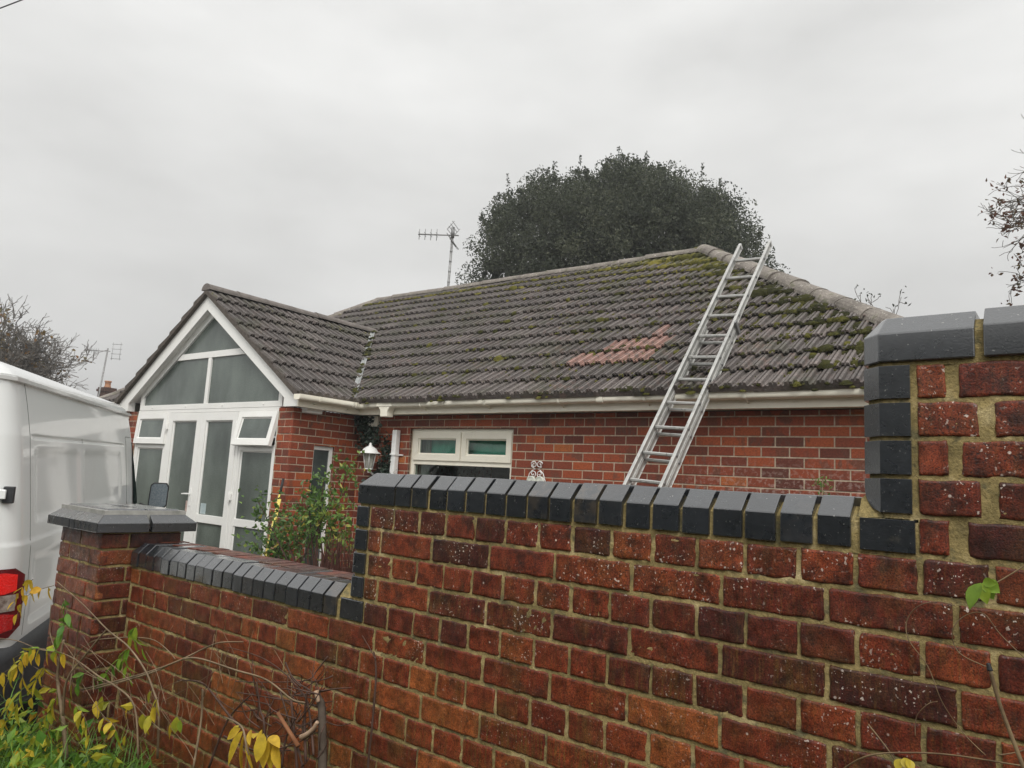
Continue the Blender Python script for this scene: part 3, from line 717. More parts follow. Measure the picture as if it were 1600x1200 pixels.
def build_roof():
    planes = [(Vector((AR, EB, 0)), Vector((1, 1, 0)).normalized()), (Vector((AL, EB, 0)), Vector((-1, 1, 0)).normalized())]
    # keep the main slope out of the porch roof: cut below the two valleys later by simply letting the porch roof cover it
    me = tile_slope((AL, EB, EZ), (1, 0, 0), (0, 1, 0), AR - AL, RB - EB, 14, None, planes, moss_main, sal_main)
    bm = bmesh.new(); bm.from_mesh(me)
    kill = []
    for f in bm.faces:
        c = f.calc_center_median(); dv = PHW - (c.y - EB)
        if abs(c.x - PC) < dv - 0.03 and c.y < VC[1]: kill.append(f)
    bmesh.ops.delete(bm, geom=kill, context='FACES'); bm.to_mesh(me); bm.free(); me.update()
    roof = add_mesh('roof', me, [TILE], HOUSE)
    none = lambda q: 0.15; ns = lambda q, r: 0.1
    coarse = [(0, 0.001), (0.012, 0.014), (0.062, 0.014), (0.074, 0.001)]
    for org, ud, vd, ln in (((AR, EB, EZ), (0, 1, 0), (-1, 0, 0), DB - EB), ((AL, DB, EZ), (0, -1, 0), (1, 0, 0), DB - EB), ((AR, DB, EZ), (-1, 0, 0), (0, -1, 0), AR - AL)):
        d = Vector(ud)
        pl = [(Vector(org), (Vector(vd) - d).normalized()), (Vector(org) + d * ln, (Vector(vd) + d).normalized())]
        m2 = tile_slope(org, ud, vd, ln, RB - EB, 14, None, pl, none, ns, coarse)
        add_mesh('roof_slope', m2, [TILE], roof)
    # ridge and hip tiles: half-round, laid end to end
    rt = MB()
    def half_round(p, q, r=0.112, piece=0.45, flat=0.8, wob=0.004):
        p, q = Vector(p), Vector(q); n = max(1, round((q - p).length / piece)); d = (q - p) / n; t = d.normalized()
        sd_ = t.cross(Vector((0, 0, 1))).normalized(); upv = sd_.cross(t)
        for i in range(n):
            a = p + d * i - t * 0.012; b = p + d * (i + 1) + t * 0.012; o = rng.normal(0, wob, 2)
            ra = r * (1.03 if i % 1 == 0 else 1)
            vs = []; K = 11
            for e, rr in ((a, ra + .004), (a + t * .03, ra), (b, r * .97)):
                for k in range(K):
                    an = math.pi * (k / (K - 1)); c_, s_ = math.cos(an), math.sin(an)
                    vs.append(tuple(e + sd_ * (c_ * rr + o[0]) + upv * (s_ * rr * flat + o[1] - 0.055)))
            fs = [(m_ * K + k, m_ * K + k + 1, (m_ + 1) * K + k + 1, (m_ + 1) * K + k) for m_ in range(2) for k in range(K - 1)] + [tuple(range(K)), tuple(range(2 * K, 3 * K))[::-1]]
            rt.add(vs, fs, smooth=False)
    top = 0.045
    RL, RR = (AL + RB - EB, RB, RZ + top), (AR - (RB - EB), RB, RZ + top)
    half_round(RL, RR, 0.115); half_round((AR, EB, EZ + .035), (RR[0], RR[1], RR[2] + .022), 0.130); half_round((AL, EB, EZ + top), RL, 0.12)
    half_round((AR, DB, EZ + top), RR, .12); half_round((AL, DB, EZ + top), RL, .12)
    rt.build('ridge_tiles', RIDGE, roof)
    # porch roof: two slopes clipped along the valleys
    vy = lambda sx: (Vector((PC, VC[1], 0)), Vector((sx * (VC[1] - EB), PHW, 0)).normalized())
    pb0 = 3.285; ln = VC[1] - pb0; run = PHW; rows = 8
    Zp = EZ + .002
    n_moss = lambda q: float(np.clip(0.12 + 0.22 * NA(q.x * 2 + 3, q.y * 2) + 0.4 * max(0, (1 - abs(q.x - PC) / .35)) * (NA(q.y * 3, 1.0) > 0.05) + 0.28 * max(0, 1 - abs((VC[1] - q.y) - (abs(q.x - PC)) * (VC[1] - EB) / PHW) / .25), 0, 1))
    n_sal = lambda q, r: float(np.clip(0.3 * NB2(q.x * 2.1, q.y * 2.6), 0, 0.5))
    right = tile_slope((PC + PHW, pb0, Zp), (0, 1, 0), (-1, 0, 0), ln, run, rows, None, [(Vector((PC, VC[1], 0)), Vector((VC[1] - EB, PHW, 0)).normalized())], n_moss, n_sal)
    left = tile_slope((PC - PHW, pb0 + ln, Zp), (0, -1, 0), (1, 0, 0), ln, run, rows, None, [(Vector((PC, VC[1], 0)), Vector((-(VC[1] - EB), PHW, 0)).normalized())], n_moss, n_sal)
    pr = add_mesh('porch_roof', right, [TILE], HOUSE)
    add_mesh('porch_roof_slope', left, [TILE], pr)
    rt = MB(); zr = Zp + SL * PHW
    V2 = rt
    def hr2(p, q, r): 
        nonlocal rt; half_round(p, q, r)
    # reuse the half-round helper with the new builder
    def half2(p, q, r, piece=0.42, flat=.85):
        p, q = Vector(p), Vector(q); n = max(1, round((q - p).length / piece)); d = (q - p) / n; t = d.normalized(); sd_ = t.cross(Vector((0, 0, 1))).normalized(); upv = sd_.cross(t)
        for i in range(n):
            a = p + d * i - t * 0.01; b = p + d * (i + 1) + t * 0.01; o = rng.normal(0, .003, 2); vs = []; K = 11
            for e, rr in ((a, r + .004), (a + t * .03, r), (b, r * .97)):
                for k in range(K):
                    an = math.pi * k / (K - 1); vs.append(tuple(e + sd_ * (math.cos(an) * rr + o[0]) + upv * (math.sin(an) * rr * flat + o[1] - .05)))
            V2.add(vs, [(m_ * K + k, m_ * K + k + 1, (m_ + 1) * K + k + 1, (m_ + 1) * K + k) for m_ in range(2) for k in range(K - 1)] + [tuple(range(K)), tuple(range(2 * K, 3 * K))[::-1]])
    half2((PC, pb0 + .0, zr + .066), (PC, VC[1] + .16, zr + .066), 0.100)
    V2.build('porch_ridge', mat_noise('dark_ridge', (0.10, 0.088, 0.08), (0.19, 0.165, 0.15), 6, 0.75, 0.3, 0.5, 90, dirt=(14, .6, (0.07, 0.07, 0.05))), pr)
    # dark mortared verge with the ends of the tiles stepping up the gable
    vg = MB()
    for sx in (-1, 1):
        for r in range(rows):
            x0 = PC + sx * (PHW - run * r / rows); x1 = PC + sx * (PHW - run * (r + 1) / rows); za = Zp + SL * run * r / rows; zb = Zp + SL * run * (r + 1) / rows
            lo, hi = 0.036, 0.010
            fr = [(x0, pb0 - .012, za - .035), (x1, pb0 - .012, zb - .035), (x1, pb0 - .012, zb + hi + .004), (x0, pb0 - .012, za + lo + .012)]
            bk = [(p[0], pb0 + .05, p[2] - .002) for p in fr]
            vg.prism(fr, bk)
    vg.build('verge', DARKWD, pr)
    # lead valleys: a shallow trough with debris
    va = MB()
    for sx in (1, -1):
        p = Vector((PC + sx * PHW * 1.0, EB, EZ + .058)); q = Vector((PC + sx * .05, VC[1] - .03, PZ + .050)); w = .050
        n = 10
        for i in range(n):
            a, b = p.lerp(q, i / n), p.lerp(q, (i + 1) / n)
            s_ = Vector((sx, 1, 0)).normalized()
            va.add([tuple(a - s_ * 0 + Vector((sx * w, -.0, .012))), tuple(b + Vector((sx * w, 0, .012))), tuple(b + Vector((0, 0, 0.004))), tuple(a + Vector((0, 0, 0.004))), tuple(b + Vector((-sx * w, 0, .03))), tuple(a + Vector((-sx * w, 0, .03)))], [(0, 1, 2, 3), (3, 2, 4, 5)])
    va.build('valley', LEAD, roof)
build_roof()

def build_eaves():
    f = MB()                                             # fascia boards and soffits
    fb, ft = 0.796, 0.935
    f.box((PR + .175, WB - .20, fb), (AR - .02, WB - .175, ft)); f.box((AL + .1, WB - .20, fb), (PL - .175, WB - .175, ft))
    f.box((PR + .175, PB - .10, fb), (PR + .20, WB - .20, ft)); f.box((PL - .20, PB - .10, fb), (PL - .175, WB - .20, ft))
    f.box((AR - .045, WB - .175, fb), (AR - .02, DB - .2, ft)); f.box((AL + .1, DB - .225, fb), (AR - .02, DB - .2, ft))
    f.box((PR + .0, WB - .174, fb + .012), (AR - .05, WB + .02, fb + .022)); f.box((PR - .02, PB - .05, fb + .013), (PR + .174, WB + .01, fb + .023)); f.box((PL - .174, PB - .05, fb + .013), (PL + .02, WB + .01, fb + .023))
    f.build('fascia', CREAM, HOUSE, 0.003)
    # half-round gutters with brackets
    sq = lambda v, e: math.copysign(abs(v) ** e, v)
    def gutter(path, brackets, name):
        g = MB(); K = 15; r = 0.056
        path = [Vector(p) for p in path]
        for shell, rr in ((0, r), (1, r - .004)):
            vs = []
            for i, p in enumerate(path):
                d0 = (path[i] - path[i - 1]).normalized() if i else (path[1] - path[0]).normalized(); d1 = (path[i + 1] - path[i]).normalized() if i < len(path) - 1 else d0
                t = (d0 + d1).normalized(); s_ = t.cross(Vector((0, 0, 1))); s_ *= 1 / max(.3, s_.normalized().dot(d0.cross(Vector((0, 0, 1))).normalized())) / s_.length
                for k in range(K):
                    an = math.pi * k / (K - 1); vs.append(tuple(p + s_ * sq(math.cos(an), .4) * rr + Vector((0, 0, -sq(math.sin(an), .55) * rr * 1.1))))
            g.add(vs, [(m_ * K + k, m_ * K + k + 1, (m_ + 1) * K + k + 1, (m_ + 1) * K + k) for m_ in range(len(path) - 1) for k in range(K - 1)], smooth=True)
        for e in (path[0], path[-1]):
            g.add([tuple(e)] + [tuple(e + ((path[1] - path[0]) if e is path[0] else (path[-1] - path[-2])).normalized().cross(Vector((0, 0, 1))) * sq(math.cos(math.pi * k / (K - 1)), .4) * r + Vector((0, 0, -sq(math.sin(math.pi * k / (K - 1)), .55) * r * 1.1))) for k in range(K)], [tuple(range(1, K + 1))])
        # rolled front lip
        lip = [p + ((path[1] - path[0]).normalized().cross(Vector((0, 0, 1)))) * 0 for p in path]
        go = g.build(name, CREAM, HOUSE)
        for (p, t, big) in brackets:
            b = MB(); p, t = Vector(p), Vector(t).normalized(); s_ = t.cross(Vector((0, 0, 1))); w = .034 if big else .012; R2 = r + (.006 if big else .004)
            vs = []
            for e in (p - t * w, p + t * w):
                for k in range(K):
                    an = math.pi * k / (K - 1); vs.append(tuple(e + s_ * sq(math.cos(an), .4) * R2 + Vector((0, 0, -sq(math.sin(an), .55) * R2 * 1.1))))
                for k in range(K - 1, -1, -1):
                    an = math.pi * k / (K - 1); vs.append(tuple(e + s_ * sq(math.cos(an), .4) * (R2 - .012) + Vector((0, 0, -sq(math.sin(an), .55) * (R2 - .012) * 1.1))))
            n = 2 * K
            b.add(vs, [(k, (k + 1) % n, n + (k + 1) % n, n + k) for k in range(n)] + [tuple(range(n))[::-1], tuple(range(n, 2 * n))])
            if not big:                                  # tail of the bracket running back to the fascia
                b.tube([p + s_ * 0.03 + Vector((0, 0, -.052)), p - s_ * .03 + Vector((0, 0, -.075)), p - s_ * .055 + Vector((0, 0, -.09))], .006, 5)
            b.build('gutter_bracket', CREAM, go)
        return go
    gzv = 0.925; gb = WB - .258; ga = PR + .258
    T = (1, 0, 0)
    mb_ = [((-4.345, gb, gzv), T, False)]
    mbr = [((x, gb, gzv), T, False) for x in (-3.88, -2.98, -2.08, -1.18, -0.30, 0.62, 1.3)] + [((-1.63, gb, gzv), T, True), ((ga + .10, gb, gzv), T, True)]
    side = [((ga, 3.52, gzv), (0, 1, 0), False), ((ga, WB - .40, gzv), (0, 1, 0), False), ((ga, WB - .33, gzv), (0, 1, 0), True)]
    gutter([(ga, 3.24, gzv), (ga, gb, gzv), (AR + .05, gb, gzv)], mbr + side, 'gutter')
    gutter([(AL, gb, gzv), (PL - .258, gb, gzv), (PL - .258, 3.24, gzv)], [], 'gutter')
    # outlet and square downpipe with a gap between them
    dp = MB(); x = -4.44
    dp.box((x - .125, gb - .062, gzv - .05), (x + .125, gb + .04, gzv + .004))
    pts = [(0.120, -.045), (0.085, -.06), (0.06, -.095), (0.055, -.12), (.055, -.165), (-.055, -.165), (-.055, -.12), (-.06, -.095), (-.085, -.06), (-.12, -.045)]
    dp.prism([(x + p, gb - .055, gzv + q) for p, q in pts], [(x + p, gb + .045, gzv + q) for p, q in pts])
    dp.build('gutter_outlet', CREAM, HOUSE, 0.004)
    pp = MB(); pp.box((x - .068, WB - .085, HF), (x + .0, WB - .018, 0.628)); pp.build('downpipe', WHITEMET, HOUSE, 0.006)
    cp = MB(); cp.box((x - .076, WB - .093, 0.33), (x + .008, WB, 0.352)); cp.box((x + .0, WB - .02, .334), (x + .06, WB - .004, .348)); cp.build('pipe_clip', WHITEMET, HOUSE, .002)
    # barge boards of the porch gable and the boxed ends
    pb = PB - .062; zt = lambda a: EZ - .02 + SL * (PHW - abs(a - PC))
    for sx in (-1, 1):
        bb = MB(); w = .21
        o_ = PC + sx * 2.075
        poly = [(PC, zt(PC)), (o_, zt(o_)), (o_, fb + .005), (PC + sx * 1.80, fb + .005), (PC + sx * 1.80, zt(PC + sx * 1.80) - .195), (PC, zt(PC) - .215)]
        bb.prism([(a, pb - .022, z) for a, z in poly], [(a, pb, z) for a, z in poly])
        bo = bb.build('barge_board', UPVC, HOUSE, 0.002)
        so_ = MB()                                       # sloping soffit behind the barge board
        q = [(PC, zt(PC) - .17), (PC + sx * 1.80, zt(PC + sx * 1.80) - .17)]
        so_.prism([(q[0][0], pb + .001, q[0][1]), (q[1][0], pb + .001, q[1][1]), (q[1][0], pb + .001, q[1][1] + .015), (q[0][0], pb + .001, q[0][1] + .015)], [(q[0][0], PB + .1, q[0][1]), (q[1][0], PB + .1, q[1][1]), (q[1][0], PB + .1, q[1][1] + .015), (q[0][0], PB + .1, q[0][1] + .015)])
        so_.box((min(PC + sx * 1.80, PC + sx * 1.86), pb + .001, fb + .008), (max(PC + sx * 1.80, PC + sx * 1.86), PB + .02, 1.0))
        so_.build('soffit', UPVC, bo)
    ln = MB(); ln.box((PR + .02, 3.50, fb - .045), (PR + .115, 3.72, fb + .012)); ln.build('soffit_lamp', WHITEMET, HOUSE, .008)
    jb = MB(); jb.box((-4.985, WB - .05, 0.672), (-4.815, WB, 0.80)); jb.box((-4.965, WB - .056, 0.69), (-4.835, WB - .049, 0.785), (.3, .3, .3)); jb.build('junction_box', CREAM, HOUSE, .004)
build_eaves()

# ---- glazing
def PLN(b): return lambda s, z, d: (s, b + d, z)
def rect(a0, a1, z0, z1): return [(a0, z0), (a1, z0), (a1, z1), (a0, z1)]
def inset(r_, w): a0, z0 = r_[0]; a1, z1 = r_[2]; return rect(a0 + w, a1 - w, z0 + w, z1 - w)
def frame(name, r_, w, b, parent, mat=UPVC, d1=.06, wi=None, plane=None):
    mb = MB(); pl = plane or PLN(b); mb.ring(r_, inset(r_, w), 0, d1, pl)
    i1 = inset(r_, w); mb.ring(i1, inset(r_, w + .016), .012, d1 - .01, pl, bead=.010)
    return mb.build(name, mat, parent, .003)
def pane(r_, b, parent, mat=OBSC, plane=None, name='pane', t=.006):
    mb = MB(); pl = plane or PLN(b); f = [pl(s, z, 0) for s, z in r_]; k = [pl(s, z, t) for s, z in r_]
    mb.prism(f, k); return mb.build(name, mat, parent)
def build_porch_glazing():
    b = PB + .012; zb = -1.42
    # gable window over the doors
    gw = MB(); W_ = .055
    zt = lambda a: EZ - .02 + SL * (PHW - abs(a - PC)) - .17
    E = 1.64
    poly = [(PC - E, .815), (PC + E, .815), (PC + E, zt(PC + E)), (PC, zt(PC)), (PC - E, zt(PC - E))]
    inn = [(PC - E + .075, .885), (PC + E - .075, .885), (PC + E - .075, zt(PC + E) - .035), (PC, zt(PC) - .115), (PC - E + .075, zt(PC - E) - .035)]
    gw.ring(poly, inn, 0, .06, PLN(b))
    g = gw.build('gable_window', UPVC, HOUSE, .003)
    br = MB(); zl = 1.495
    half = lambda z: (zt(PC) - .115 - z) / SL
    br.prism([(PC - half(zl) - .0, b + .004, zl - .012), (PC + half(zl), b + .004, zl - .012), (PC + half(zl + .08), b + .004, zl + .07), (PC - half(zl + .08), b + .004, zl + .07)], [(PC - half(zl), b + .05, zl - .012), (PC + half(zl), b + .05, zl - .012), (PC + half(zl + .08), b + .05, zl + .07), (PC - half(zl + .08), b + .05, zl + .07)])
    br.box((PC - .035 + .02, b + .004, .885), (PC + .035 + .02, b + .05, zl - .012))
    br.build('glazing_bar', UPVC, g, .003)
    for pts in ([(PC - half(zl + .07), zl + .07), (PC + half(zl + .07), zl + .07), (PC, zt(PC) - .115)],
                [(PC - E + .07, .885), (PC - .01, .885), (PC - .01, zl), (PC - half(zl), zl), (PC - E + .07, zt(PC - E) - .03)],
                [(PC + .05, .885), (PC + E - .07, .885), (PC + E - .07, zt(PC + E) - .03), (PC + half(zl), zl), (PC + .05, zl)]):
        pane(pts, b + .028, g)
    # outer door frame
    fr = MB(); X0, X1 = -8.715, -5.448
    fr.ring(rect(X0, X1, zb, .812), rect(X0 + .035, X1 - .035, zb + .05, .772), 0, .07, PLN(b))
    for x in (-7.885, -6.225): fr.box((x - .028, b, zb + .05), (x + .028, b + .07, .772))
    fo = fr.build('porch_frame', UPVC, HOUSE, .003)
    for i in range(4): 
        s_ = MB(); s_.lathe([(0, 0), (.011, 0), (.011, .006), (.004, .012), (0, .012)], 0, 0, 0, 10); 
        so_ = s_.build('screw_cap', UPVC, fo); so_.rotation_euler = (R(90), 0, 0); so_.location = (-8.35 + i * .86, b - .0, .853)
    # sidelights: fixed panes with a mid rail, top-hung vents above
    for x0, x1, op in ((X0 + .035, -7.913, 4.0), (-6.197, X1 - .035, 12.0)):
        sf = frame('sidelight', rect(x0, x1, zb + .05, .342), .045, b + .006, HOUSE)
        md = MB(); md.box((x0 + .045, b + .012, -.595), (x1 - .045, b + .058, -.505)); md.build('mid_rail', UPVC, sf, .003)
        pane(rect(x0 + .05, x1 - .05, -.505, .29), b + .03, sf); pane(rect(x0 + .05, x1 - .05, zb + .1, -.595), b + .03, sf)
        # vent hinged along its top edge
        q = R(op); zh = .770
        pv = lambda s, z, d, zh=zh, q=q: (s, b - .012 + d * math.cos(q) - (zh - z) * math.sin(q), zh - (zh - z) * math.cos(q) - d * math.sin(q))
        vf = frame('vent_window', rect(x0 - .015, x1 + .015, .352, zh), .075, 0, HOUSE, plane=pv, d1=.05)
        pp = lambda s, z, d, pv=pv: pv(s, z, d + .022)
        pane(rect(x0 + .06, x1 - .06, .427, zh - .075), 0, vf, plane=pp)
        st = MB(); st.box((x0, b + .012, .342), (x1, b + .06, .372)); st.build('stay_rail', UPVC, vf, .002)
    # double doors
    for x0, x1, hx in ((-7.857, -7.062, -7.10), (-7.058, -6.253, None)):
        r_ = rect(x0, x1, zb + .055, .768)
        d = frame('door', r_, .105, b - .008, HOUSE)
        md = MB(); md.box((x0 + .105, b - .002, -.605), (x1 - .105, b + .05, -.508)); md.build('mid_rail', UPVC, d, .003)
        pane(rect(x0 + .11, x1 - .11, -.508, .66), b + .026, d); pane(rect(x0 + .11, x1 - .11, zb + .17, -.605), b + .026, d)
        if hx:
            h = MB(); h.box((x1 - .075, b - .016, -.42), (x1 - .04, b - .008, -.20)); h.tube([(x1 - .057, b - .016, -.268), (x1 - .057, b - .055, -.268)], .009, 8); h.tube([(x1 - .052, b - .055, -.268), (x1 - .12, b - .058, -.270), (x1 - .185, b - .055, -.274)], [.011, .010, .008], 8)
            h.build('handle', WHITEMET, d, .002)
        for zc in (-.30, .55):
            hg = MB(); xx = x0 - .012 if hx else x1 + .012
            hg.box((xx - .024, b - .024, zc), (xx + .024, b + .0, zc + .085)); hg.tube([(xx, b - .026, zc - .03), (xx, b - .026, zc + .1)], .009, 8); hg.build('hinge', UPVC, d, .003)
    nt_ = MB(); nt_.box((-6.91, b + .0235, -.50), (-6.79, b + .0255, -.37)); 
    nn = nt_.build('notice', mat_noise('pale_notice', (0.30, 0.38, 0.40), (0.42, 0.48, 0.48), 30, .4), HOUSE)
    nt_ = MB(); nt_.box((-7.26, b + .0235, -.52), (-7.175, b + .0255, -.36)); nt_.build('notice', mat_noise('red_notice', (0.36, 0.20, 0.17), (0.5, 0.42, 0.38), 18, .4), HOUSE)
    st = MB(); st.box((-8.8, PB - .35, HF), (-5.35, PB + .12, zb)); st.build('step', mat_noise('step_concrete', (.2, .19, .17), (.32, .31, .28), 8), HOUSE, .01)
    # dim porch interior behind the obscured glass
build_porch_glazing()

def build_windows():
    a0, a1, g0, g1 = WIN; b = WB + .045
    wf = MB(); wf.ring(rect(a0, a1, g0, g1), rect(a0 + .052, a1 - .052, g0 + .055, g1 - .052), 0, .07, PLN(b)); w = wf.build('window', CREAM, HOUSE, .003)
    tr = MB(); zt_ = .275
    tr.box((a0 + .052, b + .002, zt_ - .03), (a1 - .052, b + .065, zt_ + .03)); tr.box((-3.562, b + .002, zt_ + .03), (-3.532, b + .065, g1 - .052)); tr.build('transom', CREAM, w, .003)
    for x0, x1 in ((a0 + .040, -3.552), (-3.540, a1 - .040)):
        r_ = rect(x0, x1, zt_ + .018, g1 - .042); f = frame('fanlight', r_, .068, b - .016, w, CREAM, .055)
        mb = MB(); mb.add([(x0 + .06, b + .012, zt_ + .08), (x1 - .06, b + .012, zt_ + .08), (x1 - .06, b + .012, g1 - .10), (x0 + .06, b + .012, g1 - .10)], [(0, 1, 2, 3)]); mb.build('fanlight_pane', CLEAR, w)
    mb = MB(); mb.add([(a0 + .05, b + .03, g0 + .05), (a1 - .05, b + .03, g0 + .05), (a1 - .05, b + .03, zt_ - .028), (a0 + .05, b + .03, zt_ - .028)], [(0, 1, 2, 3)]); mb.build('pane', CLEAR, w)
    bl = MB()                                            # scalloped blind behind the fanlights, pale curtain at the left
    n = 60; xs = np.linspace(a0 + .16, a1 + .02, n)
    vs = [(x, b + .13 + .004 * math.sin(x * 60), .70) for x in xs] + [(x, b + .13 + .004 * math.sin(x * 60), .355 + .022 * abs(math.sin(x * 21)) + .012 * math.sin(x * 70)) for x in xs]
    bl.add(vs, [(i, i + 1, n + i + 1, n + i) for i in range(n - 1)], smooth=True); bl.build('blind', BLIND, w)
    cu = MB(); xs = np.linspace(a0 + .0, a0 + .20, 30)
    vs = [(x, b + .10 + .018 * math.sin(x * 150), g0) for x in xs] + [(x, b + .10 + .018 * math.sin(x * 150), .72) for x in xs]
    cu.add(vs, [(i, i + 1, 30 + i + 1, 30 + i) for i in range(29)], smooth=True); cu.build('curtain', mat_noise('net_curtain', (0.22, 0.22, 0.19), (.3, .3, .27), 5, .9), w)
    si = MB(); si.box((a0 - .04, WB - .06, g0 - .05), (a1 + .04, b + .0, g0)); si.build('sill', CREAM, w, .004)
    # slim side window of the porch
    s0, s1, g0, g1 = SWIN; pl = lambda s, z, d: (PR - .03 - d, s, z)
    mb = MB(); mb.ring(rect(s0, s1, g0, g1), rect(s0 + .028, s1 - .045, g0 + .05, g1 - .045), 0, .06, pl); sw = mb.build('side_window', UPVC, HOUSE, .003)
    pane(rect(s0 + .02, s1 - .04, g0 + .045, g1 - .04), 0, sw, mat=mat_obscure_dark(), plane=lambda s, z, d: (PR - .05 - d, s, z))
def mat_obscure_dark():
    k = M('dark_glass', 0.12, 0.6); k.set('Base Color', k.ramp(k.noise(3, 3), [(0.3, (0.03, 0.04, 0.038)), (0.7, (0.075, 0.09, 0.085))])); return k.m
build_windows()

# ---- clumps of moss lying on the main roof
def build_moss():
    mb = MB(); nrm = Vector((0, -SL, 1)).normalized(); upv = Vector((0, 1, SL)).normalized(); g = 3.79 * math.sqrt(1 + SL * SL) / 14
    cnt = 0; tries = 0
    while cnt < 7000 and tries < 150000:
        tries += 1
        a = rng.uniform(-9.5, AR); b = rng.uniform(EB, RB)
        if b - EB > AR - a - .20 or b - EB > a - AL: continue
        dv = PHW - (b - EB)
        if dv > 0 and abs(a - PC) < dv + .08: continue
        q = Vector((a, b, 0)); mv = moss_main(q); edge = math.exp(-max(0, (AR - a - (b - EB)) - .12) / .22)
        tt = (b - EB) / 3.79
        pr_ = 0.02 + 0.55 * mv ** 1.5 + 0.5 * edge * (NA(a * 3, b * 2) > -.1) + 0.22 * (tt > .94)
        if rng.random() > pr_: continue
        s = (b - EB) * math.sqrt(1 + SL * SL); r = s / g; row = math.floor(r)
        if rng.random() < .6: s = (row + rng.choice([0.02, 0.96, 0.06])) * g + rng.normal(0, .02)
        frac = (s / g) % 1
        base = Vector((a, EB, EZ)) + upv * s + nrm * (0.04 * (1 - frac) + .012)
        if ((a - AL) % PER) > .07: base += nrm * -.008
        rad = rng.gamma(2.5, .0055) + .009; rad *= 1 + 1.1 * edge; hh = rad * rng.uniform(.3, .65)
        K = 7; ax = rng.uniform(.7, 1.7); ang = rng.uniform(0, 3.1); vs = []
        for rr, hz in ((1, -.25), (.85, .45), (.45, .9)):
            for k in range(K):
                an = 2 * math.pi * k / K + ang; q1 = rad * rr * rng.uniform(.75, 1.25)
                vs.append(tuple(base + Vector((1, 0, 0)) * math.cos(an) * q1 * ax + upv * math.sin(an) * q1 + nrm * hh * hz * rng.uniform(.8, 1.2)))
        vs.append(tuple(base + nrm * hh))
        fs = [(m_ * K + k, m_ * K + (k + 1) % K, (m_ + 1) * K + (k + 1) % K, (m_ + 1) * K + k) for m_ in range(2) for k in range(K)] + [(2 * K + k, 2 * K + (k + 1) % K, 3 * K) for k in range(K)]
        dk = 0.55 * edge
        mb.add(vs, fs, (float(np.clip(rng.uniform(.1, .75) + .3 * (tt > .7) - dk, 0, 1)), 0, 0), smooth=True); cnt += 1
    # debris in the valley beside the porch
    for i in range(70):
        t = rng.random(); p = Vector((PC + PHW, EB, EZ + .05)).lerp(Vector((PC, VC[1], PZ + .05)), t) + Vector((rng.normal(0, .04), 0, .022))
        if .12 < t < .3 or .46 < t < .52 or .85 < t < .93: continue
        rad = rng.uniform(.03, .06); K = 6
        vs = [tuple(p + Vector((math.cos(k) * rad * rng.uniform(.7, 1.3), math.sin(k) * rad * 1.4, -.01))) for k in range(K)] + [tuple(p + Vector((0, 0, rad * .6)))]
        mb.add(vs, [(k, (k + 1) % K, K) for k in range(K)], (rng.uniform(0, .45), 0, 0), smooth=True)
    o = mb.build('moss', MOSS, None); o.rotation_euler = (0, 0, HA); tag(o, 'green moss clumps growing over the ribbed roof tiles', 'moss', kind='stuff')
build_moss()

